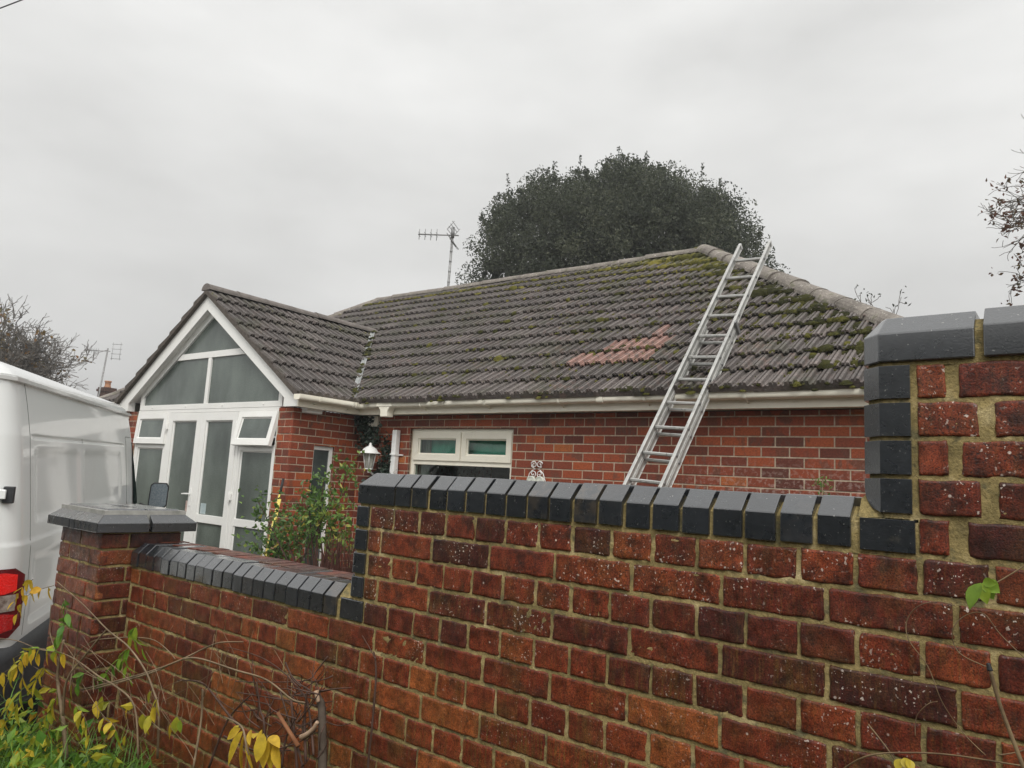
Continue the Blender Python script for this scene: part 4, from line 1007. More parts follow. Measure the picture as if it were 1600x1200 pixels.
# ------------------------------------------------------------------ two-section aluminium ladder against the gutter
def build_ladder():
    d = Vector((.071, .604, .794)).normalized(); h = d.cross(Vector((0, 0, 1))).normalized(); k = h.cross(d); an = -0.102
    r = (h * math.cos(an) + k * math.sin(an)).normalized(); N = r.cross(d).normalized()
    P0 = Vector((-.952, 3.44, .167)); s_foot = (-1.70 - P0.z) / d.z
    toW = lambda v: HU * v.x + HV * v.y + Vector((0, 0, v.z))
    O = toW(P0 + d * s_foot); rw, dw, Nw = toW(r), toW(d), toW(N)
    t = thing('extension_ladder', 'two section aluminium ladder leaning over the white gutter onto the mossy roof', 'ladder', O)
    t.rotation_mode = 'QUATERNION'; t.rotation_quaternion = Matrix((rw, dw, Nw)).transposed().to_quaternion()
    L = .269; W_ = .027; D_ = .062; s0 = -s_foot
    def section(za, zb, y0, y1, mk, lab):
        for sx in (0, 1):
            xa, xb = (-W_, 0) if sx == 0 else (L, L + W_)
            m_ = MB()                                        # I-shaped rail: two flanges and a web
            out_ = -W_ if sx == 0 else L + W_ - .006
            m_.box((xa, y0, zb - .008), (xb, y1, zb)); m_.box((xa, y0, za), (xb, y1, za + .008))
            m_.box((xa + W_ * .5 - .006, y0, za + .008), (xa + W_ * .5 + .006, y1, zb - .008))
            rv = m_                                          # riveted rung ends
            for y in mk:
                x = xa + W_ * .5 + (.006 if sx else -.006)
                pts = [(x, y, (za + zb) / 2), (x + (.007 if sx else -.007), y, (za + zb) / 2)]
                rv.tube(pts, [.017, .013], 10, mi=1)
            m_.build('rail', [ALU, STEEL], t, .002, label=lab)
        for y in mk:
            rg = MB(); K = 14; pr = []
            for q in range(K):
                a_ = 2 * math.pi * q / K; rr = .0145 if q % 2 == 0 else .0128
                pr.append((math.cos(a_) * rr * .95, math.sin(a_) * rr * 1.1))
            zc = (za + zb) / 2
            rg.add([(0.0, y + p, zc + q) for p, q in pr] + [(L, y + p, zc + q) for p, q in pr], [(i, (i + 1) % K, K + (i + 1) % K, K + i) for i in range(K)], smooth=False)
            rg.build('rung', ALU, t)
    sp = .2765
    fly = [s0 + sp * i for i in range(-4, 11)]; base = [s0 + sp * i - .012 for i in range(-8, 7)]
    section(0 - D_ / 2, D_ / 2, s0 - 4.5 * sp, s0 + 10 * sp + .245, fly, 'rail of the front sliding section')
    section(-D_ / 2 - .072, D_ / 2 - .072, .0, s0 + 6 * sp + .19, base, 'rail of the rear section')
    for x in (-W_ - .016, L + W_ + .002):
        b = MB(); b.box((x, s0 + 6.45 * sp, -.10), (x + .016, s0 + 6.45 * sp + .035, D_ / 2 + .012)); b.build('guide_bracket', STEEL, t, .002)
    for x in (-W_ / 2, L + W_ / 2):
        e = MB(); e.box((x - W_ / 2 - .003, -.02, -D_ / 2 - .076), (x + W_ / 2 + .003, .05, D_ / 2 - .068)); e.build('foot', BLACK, t, .004)
        e = MB(); y = s0 + 10 * sp + .245; e.box((x - W_ / 2 - .001, y - .03, -D_ / 2 - .001), (x + W_ / 2 + .001, y + .006, D_ / 2 + .001)); e.build('end_cap', GREYPL, t, .006)
build_ladder()

# ------------------------------------------------------------------ white van on the drive
class VB(MB):
    """mesh with its y axis turned to the right-hand side of the vehicle"""
    def mesh(s, name):
        s.v = [v * np.array((1, -1, 1)) for v in s.v]; s.f = [f[::-1] for f in s.f]
        return MB.mesh(s, name)
def build_van():
    MB = VB
    X = Vector((-0.839, 0.543, 0.014)).normalized(); Yv = X.cross(Vector((0, 0, 1))).normalized(); Z = Yv.cross(X)
    t = thing('panel_van', 'white panel van with red tail lamp parked on the drive beside the gate pillar', 'van', (-3.276, -0.957, -1.72))
    t.rotation_mode = 'QUATERNION'; t.rotation_quaternion = Matrix((X, -Yv, Z)).transposed().to_quaternion()
    PAINT = M('white_van_paint', 0.3, 0.5)
    PAINT.set('Base Color', PAINT.mix(PAINT.math('MULTIPLY', PAINT.step(PAINT.noise(5, 5, .65), .55, .75), .25), (0.80, 0.81, 0.795), (0.58, 0.57, 0.54))); PAINT.set('Coat Weight', .7); PAINT.set('Coat Roughness', .06)
    PAINT = PAINT.m
    prof = [(.42, .955), (.62, .985), (.80, .990), (1.05, .988), (1.33, .974), (1.34, .968), (1.5, .950), (1.70, .925), (1.92, .898), (2.10, .862), (2.225, .832), (2.28, .80), (2.325, .73), (2.355, .60), (2.375, .36), (2.38, 0)]
    pz = [p[0] for p in prof]; py = [p[1] for p in prof]
    def Yz(z): return float(np.interp(z, pz, py))
    LEN = 5.05; HOODX = 4.15
    def topz(x):                                            # roof, windscreen and bonnet line
        if x < 3.65: return 2.38 - .02 * max(0, (.25 - x) / .25) ** 2
        if x < 4.60: return 2.38 - (x - 3.65) / .95 * .98
        return 1.40 - (x - 4.60) / .6 * .34
    sb = lambda v, a, b, w=.03: max(0, min(1, (v - a) / w)) * max(0, min(1, (b - v) / w))
    def inset_(x, z):
        o = 0
        for (x0, x1, z0, z1, dp) in ((.40, 1.50, 1.42, 1.86, .012), (1.60, 3.05, 1.42, 1.86, .012), (.40, 1.50, .86, 1.24, .010), (1.60, 3.05, .86, 1.24, .010), (.36, 3.22, 1.905, 1.935, .012)):
            w = .05 if dp == .012 and z1 - z0 > .1 else .012
            s_ = sb(x, x0, x1, w) * sb(z, z0, z1, w); s_ = s_ * s_ * (3 - 2 * s_); o += dp * s_
        return o
    def foot(x):                                            # rounded rear corners and the taper at the nose
        r = .16
        k = 1.0
        if x < r: k -= (r - math.sqrt(max(0, r * r - (r - x) ** 2))) / .99
        if x > 4.1: k -= .16 * ((x - 4.1) / .95) ** 2
        return k
    xs = [0, .004, .015, .03, .055, .09, .13, .16, .2, .25, .29, .30, .31] + list(np.linspace(.34, 3.3, 90)) + list(np.linspace(3.34, LEN, 30))
    zs = sorted(set([.42, .55, .7, .8] + list(np.linspace(.84, 1.30, 22)) + [1.32, 1.33, 1.34, 1.36] + list(np.linspace(1.38, 1.89, 26)) + list(np.linspace(1.897, 1.943, 9)) + list(np.linspace(1.96, 2.225, 8)) + [2.25, 2.28, 2.305, 2.325, 2.34, 2.355, 2.367, 2.375, 2.38]))
    body = MB()
    for sgn in (1, -1):
        vs = []
        for x in xs:
            tz = topz(x)
            for z in zs:
                zz = .42 + (z - .42) * ((tz - .42) / (2.38 - .42)) if x > 3.65 else (z if z < 1.9 else 1.9 + (z - 1.9) * (tz - 1.9) / .48)
                y = Yz(z) * foot(x) if x > .0 else Yz(z) * foot(0)
                y -= inset_(x, z) if .3 < x < 3.3 else 0
                vs.append((x, sgn * y, zz))
        n = len(zs)
        fs = [(i * n + j, (i + 1) * n + j, (i + 1) * n + j + 1, i * n + j + 1) for i in range(len(xs) - 1) for j in range(n - 1)]
        if sgn < 0: fs = [f[::-1] for f in fs]
        body.add(vs, fs, smooth=True)
    n = len(zs)
    rear = [(0, Yz(z) * foot(0), z if z < 1.9 else 1.9 + (z - 1.9) * (topz(0) - 1.9) / .48) for z in zs]; 
    body.add(rear + [(0, -y, z) for _, y, z in rear], [(j, j + 1, n + j + 1, n + j) for j in range(n - 1)])
    fr = [(LEN, Yz(z) * foot(LEN), .42 + (z - .42) * ((topz(LEN) - .42) / 1.96)) for z in zs]
    body.add(fr + [(x, -y, z) for x, y, z in fr], [(n + j, n + j + 1, j + 1, j) for j in range(n - 1)])
    body.box((.05, -.9, .32), (4.9, .9, .43))
    body.build('body', PAINT, t)
    SEAL = mat_noise('panel_gap', (.03, .03, .03), (.05, .05, .05), 20, .7)
    def on_side(x, z, o=0.0): return (x, Yz(z) * foot(x) + o, z)
    for pts, rr in (([on_side(.305, z, .000) for z in np.linspace(.82, 2.22, 30)], .0019), ([on_side(3.32, z, .000) for z in np.linspace(.60, 2.0, 22)] + [on_side(x, 2.0, .000) for x in np.linspace(3.36, 3.6, 6)], .0024), ([on_side(1.56, z, -.001) for z in np.linspace(.82, 2.22, 24)], .0012)):
        sm = MB(); sm.tube(pts, rr, 4); sm.build('panel_seam', SEAL, t)
    dr = MB()                                                # drip rail along the roof edge
    for sgn in (1, -1):
        xs_ = np.linspace(.02, 3.66, 40)
        P = [(x, Yz(2.225) * foot(max(x, .001))) for x in xs_]
        vs = []
        for x, y in P: vs += [(x, sgn * (y - .01), 2.212), (x, sgn * (y + .026), 2.218), (x, sgn * (y + .028), 2.238), (x, sgn * (y - .03), 2.252)]
        dr.add(vs, [(4 * i + k, 4 * i + 4 + k, 4 * i + 4 + (k + 1) % 4, 4 * i + (k + 1) % 4) for i in range(39) for k in range(4)], smooth=False)
    dr.build('drip_rail', PAINT, t)
    cap = MB(); xs_ = np.linspace(.02, .36, 12); cap.tube([(x, Yz(2.24) * foot(x) + .004, 2.246) for x in xs_], .009, 6); cap.build('rail_cap', PAINT, t)
    # rear doors: black glass and seals, hinges
    rd = MB(); rd.box((-.012, -.70, 1.30), (.0, -.06, 2.02)); rd.box((-.012, .06, 1.30), (.0, .70, 2.02)); rd.tube([(-.004, .0, .62), (-.004, .0, 2.2)], .006, 5)
    r1 = rd.build('rear_window', BLKPL, t, .01)
    sl_ = MB(); sl_.tube([(.010, .845 * (Yz(z) / .95), z) for z in np.linspace(.80, 2.18, 20)], .009, 5); sl_.build('door_seal', SEAL, t)
    for z in (1.60, .95):
        hg = MB(); 
        hg.box((.020, .885, z - .042), (.052, .935, z + .046), mi=1); hg.tube([(.012, .86, z - .02), (.012, .86, z + .03)], .016, 8); hg.box((-.004, .80, z - .02), (.014, .905, z + .03))
        hg.build('hinge', [PAINT, BLKPL], t, .004)
    # tail lamp wrapped round the rear corner
    LR = M('tail_lamp_red', .08, .6, color=(.48, .008, .010)); LR.set('Coat Weight', 1.0); LR.bump(LR.voro(90), .5, .004); LR = LR.m
    LD = mat_noise('tail_lamp_dark', (.13, .006, .010), (.17, .009, .014), 10, .12, .6, 0)
    LC = M('tail_lamp_clear', .06, .7); LC.set('Base Color', LC.ramp(LC.noise(30, 3), [(.3, (.16, .11, .09)), (.7, (.45, .38, .33))])); LC.bump(LC.voro(120), .5, .004); LC = LC.m
    LE = M('tail_lamp_lit', .1, .5, color=(.62, .012, .010)); LE.set('Emission Color', (1, .03, .02)); LE.set('Emission Strength', 0.12); LE.bump(LE.voro(110), .5, .004); LE = LE.m
    def wrap(z0, z1, o, name, mat, ua=0.0, ub=1.0, par=None, rnd=0.0):
        m_ = MB(); K = 14; vs = []
        for zi in range(9):
            z = z0 + (z1 - z0) * zi / 8
            e = rnd * (1 - math.sqrt(max(0, 1 - max(0, (abs(zi / 8 - .5) - .38) / .12) ** 2))) if rnd else 0
            for i in range(K):
                q = ua + (ub - e - ua) * i / (K - 1)            # 0 on the rear face, 1 on the side
                if q < .45: p = (-.0, .80 + q / .45 * .05)
                else:
                    x = ((q - .45) / .55) ** 2 * .17; p = (x, Yz(z) * foot(max(x, .0001)))
                nx = Vector((-1 + min(1, p[0] / .16), min(1, p[0] / .16 + .2), 0)).normalized()
                vs.append((p[0] + nx.x * o, p[1] + nx.y * o, z))
        m_.add(vs, [(j * K + i, j * K + i + 1, (j + 1) * K + i + 1, (j + 1) * K + i) for j in range(8) for i in range(K - 1)], smooth=True)
        return m_.build(name, mat, par or t)
    lamp = wrap(.855, 1.215, .020, 'tail_lamp', LD, rnd=.16)
    wrap(1.085, 1.195, .026, 'brake_lens', LE, .05, .86, lamp, .12); wrap(.995, 1.08, .026, 'clear_lens', LC, .05, .86, lamp); wrap(.885, .985, .026, 'lower_lens', LR, .05, .86, lamp, .12)
    # dark bumper wrapped round the rear and the sill moulding
    bp = MB(); path = [(-.10, -.6), (-.10, .0), (-.10, .6), (-.095, .80), (-.05, .93), (.05, 1.005), (.2, 1.02), (.5, 1.025), (.98, 1.02)]
    pf = [(.0, .42), (.018, .46), (.018, .74), (.0, .79), (-.05, .805)]
    vs = []
    for i, (x, y) in enumerate(path):
        a = Vector((*path[max(i - 1, 0)], 0)); b = Vector((*path[min(i + 1, len(path) - 1)], 0)); tt = (b - a).normalized(); nn = Vector((tt.y, -tt.x, 0)); nn = -nn if nn.dot(Vector((-1, 1, 0))) < 0 else nn
        for o, z in pf: vs.append((x + nn.x * o, y + nn.y * o, z))
    n = len(pf); bp.add(vs, [(i * n + k, (i + 1) * n + k, (i + 1) * n + k + 1, i * n + k + 1) for i in range(len(path) - 1) for k in range(n - 1)], smooth=True)
    bp.box((1.62, .965, .45), (3.9, 1.012, .60)); bp.build('bumper', BLKPL, t)
    # cab side glass, pillar and windscreen
    GL = M('van_glass', .3, .0, color=(.016, .028, .025)).m
    g = MB()
    def syz(x, z):
        s_ = (topz(x) - .42) / 1.96; zq = .42 + (z - .42) / s_ if x > 3.65 else z
        return Yz(min(zq, 2.38)) * foot(x)
    gx = np.linspace(3.66, 4.56, 14); vs = []
    for x in gx:
        zt_ = max(min(1.955, topz(x) - .07), 1.36)
        for z in np.linspace(1.33, zt_, 6): vs.append((x, syz(x, z) + .006, z))
    g.add(vs, [(i * 6 + k, (i + 1) * 6 + k, (i + 1) * 6 + k + 1, i * 6 + k + 1) for i in range(13) for k in range(5)], smooth=True); g.build('side_glass', GL, t)
    ws = MB(); vs = []
    for x in np.linspace(3.74, 4.56, 8):
        w = min(syz(x, topz(x) - .12), .86) - .04
        for s_ in np.linspace(-1, 1, 7): vs.append((x + .012, s_ * w, topz(x) + .012 - .05 * s_ * s_))
    ws.add(vs, [(i * 7 + k, i * 7 + k + 1, (i + 1) * 7 + k + 1, (i + 1) * 7 + k) for i in range(7) for k in range(6)], smooth=True); ws.build('windscreen', GL, t)
    pl = MB(); pl.tube([(x, syz(x, max(1.36, topz(x) - .06)) + .008, max(1.36, topz(x) - .06)) for x in np.linspace(4.02, 4.60, 12)], .022, 6); pl.build('glass_trim', BLACK, t)
    # mirror
    mi = thing('mirror', None, None); mi.parent = t
    m_ = MB()
    oc = [(-.08, -.14), (.07, -.14), (.095, -.11), (.10, .10), (.075, .14), (-.06, .14), (-.09, .11), (-.10, -.11)]
    Xm, Ym, Zm = 4.30, 1.115, 1.405
    m_.prism([(Xm, Ym + y, Zm + z) for y, z in oc], [(Xm + .10, Ym + y * .8, Zm + z * .85) for y, z in oc])
    mo = m_.build('mirror_housing', BLACK, t, .008)
    gl = MB(); gl.add([(Xm - .002, Ym + y * .86, Zm + z * .89) for y, z in oc], [tuple(range(8))]); gl.build('mirror_glass', mat_noise('wet_mirror', (.10, .13, .15), (.20, .23, .25), 60, .15, .6, .3, 200), mo)
    ar = MB(); ar.tube([(Xm + .03, .93, 1.30), (Xm + .04, 1.0, 1.275), (Xm + .05, 1.07, 1.285)], .022, 8); ar.build('mirror_arm', BLACK, t)
    bpy.data.objects.remove(mi)
    for xw in (1.30, 4.10):
        for sg in (1, -1):
            w = MB(); K = 28
            pr = [(.20, -.10), (.30, -.10), (.335, -.07), (.335, .07), (.30, .10), (.20, .10)]
            vs = [(xw + r_ * math.cos(2 * math.pi * k / K), sg * .89 + o, .335 + r_ * math.sin(2 * math.pi * k / K)) for r_, o in pr for k in range(K)]
            w.add(vs, [(i * K + k, i * K + (k + 1) % K, (i + 1) * K + (k + 1) % K, (i + 1) * K + k) for i in range(5) for k in range(K)], smooth=True); wo = w.build('wheel', BLACK, t)
            w = MB(); vs = [(xw + r_ * math.cos(2 * math.pi * k / K), sg * (.89 + o), .335 + r_ * math.sin(2 * math.pi * k / K)) for r_, o in ((.21, .07), (.19, .04), (.08, .02), (.05, .06), (.001, .06)) for k in range(K)]
            w.add(vs, [(i * K + k, i * K + (k + 1) % K, (i + 1) * K + (k + 1) % K, (i + 1) * K + k) for i in range(4) for k in range(K)], smooth=True); w.build('rim', STEEL, wo)
build_van()

# ------------------------------------------------------------------ small things on and by the bungalow
def build_lantern():
    p = hw(-4.735, WB, 0)
    t = thing('wall_lantern', 'white carriage lantern on a curled wall bracket', 'lantern', (p.x, p.y, p.z), HA)
    y = -.20
    b = MB(); b.box((-.035, -.02, .05), (.035, 0, .19)); b.tube([(0, -.01, .13), (0, -.07, .10), (0, -.13, .10), (0, -.18, .135), (0, y, .165)], [.012, .013, .013, .012, .012], 8)
    b.tube([(0, -.02, .08), (0, -.06, .055), (0, -.10, .075), (0, -.085, .105), (0, -.06, .095)], .007, 6); b.build('bracket', WHITEMET, t, .003)
    f = MB(); f.lathe([(0, .0), (.012, .0), (.018, .012), (.010, .022), (.022, .032), (.052, .04), (.052, .05), (0, .05)], 0, y, .118, 8, smooth=False)
    for k in range(6):
        a = 2 * math.pi * k / 6 + .26; f.tube([(math.cos(a) * .05, y + math.sin(a) * .05, .166), (math.cos(a) * .082, y + math.sin(a) * .082, .345)], .005, 5)
    f.lathe([(.086, .345), (.090, .352), (.078, .352)], 0, y, 0, 6, smooth=False); f.build('frame', WHITEMET, t)
    g = MB(); g.lathe([(.047, .168), (.078, .345)], 0, y, 0, 6, smooth=False); g.build('glass', mat_noise('lantern_glass', (.24, .24, .21), (.36, .36, .32), 30, .15, .6, 0), t)
    r = MB(); r.lathe([(.128, .340), (.130, .348), (.095, .365), (.078, .395), (.045, .418), (.020, .428), (.024, .438), (.012, .446), (.017, .458), (0, .47)], 0, y, 0, 12); r.build('cap', WHITEMET, t)
build_lantern()
def spiral(cx, cz, r0, turns, a0, sg, n=26): return [(cx + (r0 * (1 - .8 * i / n)) * math.cos(a0 + sg * turns * 2 * math.pi * i / n), 0, cz + (r0 * (1 - .8 * i / n)) * math.sin(a0 + sg * turns * 2 * math.pi * i / n)) for i in range(n + 1)]
def build_ornament():
    p = hw(-2.478, WB - .03, 0.10)
    t = thing('wall_clock', 'white scrolled wire wall clock with two small round dials', 'clock', tuple(p), HA)
    s = MB()
    for sg in (1, -1):
        s.tube(spiral(sg * .035, .185, .038, 1.25, math.pi / 2 + sg * -1.2, sg), .0045, 5); s.tube(spiral(sg * .040, .095, .036, 1.25, -math.pi / 2, -sg), .0045, 5)
        s.tube([(sg * .03, 0, .222), (sg * .068, 0, .20), (sg * .06, 0, .165), (sg * .015, 0, .14), (sg * .05, 0, .128), (sg * .085, 0, .095), (sg * .10, 0, .05), (sg * .115, 0, .02), (sg * .10, 0, -.06), (0, 0, -.10)], .005, 5)
    s.build('scrollwork', WHITEMET, t)
    for sg in (1, -1):
        d = MB(); K = 24
        vs = [(sg * .052 + r * math.cos(2 * math.pi * k / K), y, .022 + r * math.sin(2 * math.pi * k / K)) for r, y in ((.050, 0), (.050, -.022), (.042, -.026), (.041, -.018), (.001, -.018)) for k in range(K)]
        d.add(vs, [(i * K + k, i * K + (k + 1) % K, (i + 1) * K + (k + 1) % K, (i + 1) * K + k) for i in range(4) for k in range(K)]); do = d.build('dial', mat_noise('dial_face', (.60, .62, .55), (.7, .71, .64), 10, .4), t)
        h = MB(); h.tube([(sg * .052, -.02, .022), (sg * .052 + .012, -.02, .030)], .002, 4); h.tube([(sg * .052, -.02, .022), (sg * .052 + .004, -.02, .0)], .002, 4); h.build('hand', BLACK, do)
build_ornament()
def build_tools():
    A, B_ = hw(-4.985, 2.95, -1.70), hw(-5.118, 3.32, .0)
    D = (B_ - A); f = lambda q: tuple(A + D * q)
    t = thing('hole_digger', 'long yellow and black handled digging tool leaning by the porch door', 'tool', tuple(A))
    o = Vector(A); g = lambda q, dx=0.0: tuple(Vector(f(q)) - o + HU * dx)
    for dx, nm in ((0, 0), (.028, 1)):
        m_ = MB(); m_.tube([g(.12, dx * .5), g(.50, dx * .5), g(.565, dx), g(.90 - .03 * nm, dx)], .012, 8); m_.build('shaft', YELLOW, t)
        for qa, qb in (((.30, .50), (.565, .70)) if nm else ((.30, .50), (.90, 1.0))):
            m_ = MB(); m_.tube([g(qa, dx * .5 if qa < .5 else dx), g(qb, dx * .5 if qa < .5 else dx)], .0145, 8); m_.build('grip', BLACK, t)
    m_ = MB(); m_.box((-.06, -.01, .0), (.09, .01, .5)); m_.build('blade', STEEL, t, .004)
    p, q = hw(-5.17, 3.10, -1.70), hw(-5.03, 3.33, -.60)
    t = thing('garden_spade', 'black handled garden tool leaning on the porch corner beside the yellow handles', 'tool', tuple(p)); e = q - p
    m_ = MB(); m_.tube([tuple(e * .45), tuple(e * .92), tuple(e * .94), tuple(e * 1.0)], [.016, .018, .024, .034], 8); m_.build('handle', BLACK, t)
    m_ = MB(); m_.box((-.09, -.008, .0), (.09, .008, .32)); m_.tube([(0, 0, .3), tuple(e * .46)], .014, 8); m_.build('blade', STEEL, t, .004)
build_tools()

def yagi(t, top, dirv, n, ln, el, mat, refl=True):
    dv = Vector(dirv).normalized(); sd_ = dv.cross(Vector((0, 0, 1))).normalized(); upv = Vector((0, 0, 1))
    b = MB(); b.tube([tuple(Vector(top) - dv * .12), tuple(Vector(top) + dv * ln)], .013, 6)
    b.build('boom', mat, t)
    e = MB()
    for i in range(n):
        q = Vector(top) + dv * (.30 + (ln - .32) * i / (n - 1)); L_ = el * (1 - .02 * i)
        e.tube([tuple(q - upv * L_ / 2), tuple(q + upv * L_ / 2)], .006, 4); 
        for s_ in (-1, 1): e.tube([tuple(q + upv * (L_ * .12) * s_ - sd_ * el * .28), tuple(q + upv * (L_ * .12) * s_ + sd_ * el * .28)], .005, 4)
    e.build('element', mat, t)
    if refl:
        r = MB(); q = Vector(top) + dv * .04
        for s_ in (-1, 1):
            for k in range(4):
                z = s_ * (.04 + .05 * k); o = q - dv * (.0 + .03 * k); r.tube([tuple(o + upv * z - sd_ * .23), tuple(o + upv * z + sd_ * .23)], .006, 4)
            for x in (-.2, .2): r.tube([tuple(q + upv * s_ * .05 + sd_ * x), tuple(q - dv * .12 + upv * s_ * .20 + sd_ * x)], .006, 4)
        r.build('reflector', mat, t)
AER = mat_noise('dull_metal', (.16, .16, .16), (.34, .34, .33), 22, .5, .5, 0, metal=.4)
def build_aerials():
    t = thing('television_aerial', 'tall tv aerial on a banded pole rising behind the bungalow ridge', 'aerial', (-7.40, 7.76, 2.6))
    p = MB(); p.tube([(-.02, -.03, -.4), (.085, -.08, 2.03)], .022, 8); po = p.build('pole', AER, t)
    for i in range(9):
        bd = MB()
        z = .3 + i * .19; x = -.02 + .105 * (z + .4) / 2.43; y = -.03 - .05 * (z + .4) / 2.43; bd.tube([(x, y, z), (x + .001, y, z + .035)], .026, 8); bd.build('pole_band', STEEL, po)
    yagi(t, (.08, -.08, 1.95), (-.80, -.42, .04), 4, .66, .22, AER)
    c = MB(); c.tube([(.085, -.08, 1.9), (.085, -.08, 2.10)], .034, 8); c.build('clamp', STEEL, t)
    t = thing('television_aerial', 'small distant tv aerial on a thin pole above the far chimney', 'aerial', (-25.1, 8.85, .6))
    p = MB(); p.tube([(0, 0, -1.0), (.25, .16, 3.35)], .028, 6); p.build('pole', AER, t)
    yagi(t, (.22, .15, 3.25), (-.72, -.55, 0), 7, .8, .20, AER, False)
    r = MB()
    for k in range(4): r.tube([(.33, .25, 3.0 + k * .17), (.62, .47, 3.0 + k * .17)], .008, 4)
    for k in range(2): r.tube([(.36 + k * .22, .27 + k * .17, 2.95), (.36 + k * .22, .27 + k * .17, 3.58)], .008, 4)
    r.build('reflector', AER, t)
build_aerials()
def build_neighbour():
    t = thing('neighbour_house', 'distant house roof and stubby chimney glimpsed past the porch gable', 'house', (-26.0, 10.5, -1.7), R(12))
    w = MB(); w.box((-5, -3, 0), (4, 3, 2.4)); w.build('wall', HBRICK, t)
    r = MB(); r.prism([(-5.3, -3.4, 2.35), (4.3, -3.4, 2.35), (4.3, 3.4, 2.35), (-5.3, 3.4, 2.35)], [(-5.3, -.05, 4.0), (4.3, -.05, 4.0), (4.3, .05, 4.0), (-5.3, .05, 4.0)]); ro = r.build('roof', mat_noise('red_slate', (.13, .07, .06), (.22, .13, .11), 8, .8), t)
    c = MB(); c.box((-.20, -1.19, 2.9), (.22, -.77, 4.27)); c.box((-.24, -1.23, 4.22), (.26, -.73, 4.31)); c.box((-.21, -1.2, 4.31), (.23, -.76, 4.37)); co_ = c.build('chimney', mat_noise('sooty_brick', (.05, .03, .025), (.11, .06, .045), 20, .9), ro, .01)
    k = MB(); k.lathe([(.11, 4.37), (.12, 4.40), (.095, 4.44), (.095, 4.56), (.115, 4.58), (.115, 4.62), (.08, 4.62)], 0, -.98, 0, 14); k.build('chimney_pot', POT, ro)
build_neighbour()
def build_wire():
    m_ = MB(); a = Vector((-16.5, .4, 7.29)); b = Vector((-11.0, 4.9, 11.09)); m_.tube([tuple(a.lerp(b, i / 14) - Vector((0, 0, .10 * math.sin(math.pi * i / 14)))) for i in range(15)], .012, 5)
    tag(m_.build('overhead_wire', BLACK), 'thin dark overhead wire crossing the top corner of the sky', 'wire')
build_wire()

# ------------------------------------------------------------------ plants
def leaf_cloud(mb, P, length, width, tint, up=0.25, fold=0.25, jit=.35):
    """one small folded leaf (two faces) per point"""
    P = np.asarray(P); n = len(P)
    d = rng.normal(0, 1, (n, 3)); d[:, 2] += up; d /= np.linalg.norm(d, axis=1)[:, None]
    q = rng.normal(0, 1, (n, 3)); s = np.cross(d, q); s /= np.linalg.norm(s, axis=1)[:, None]; nn = np.cross(s, d)
    L = (length * rng.uniform(1 - jit, 1 + jit, n))[:, None]; w = (width * rng.uniform(1 - jit, 1 + jit, n))[:, None]
    a = P - d * L / 2; b = P + d * L / 2; l = P + s * w / 2 + nn * w * fold - d * L * .06; r = P - s * w / 2 + nn * w * fold - d * L * .06
    V = np.stack([a, l, b, r], 1).reshape(-1, 3)
    base = mb.n; mb.v.append(V); mb.n += len(V)
    t = np.asarray(tint); t = np.repeat(t[:, None], 4, 1).reshape(-1)
    mb.c.append(np.stack([t, t, t], 1))
    for i in range(n):
        o = base + 4 * i; mb.f.append((o, o + 1, o + 2, o + 3))
    mb.mi += [0] * n; mb.sm += [False] * n
RT = np.array((.784, .620, 0.0)); FD = np.array((-.620, .784, 0.0))     # across and away, seen from the lane
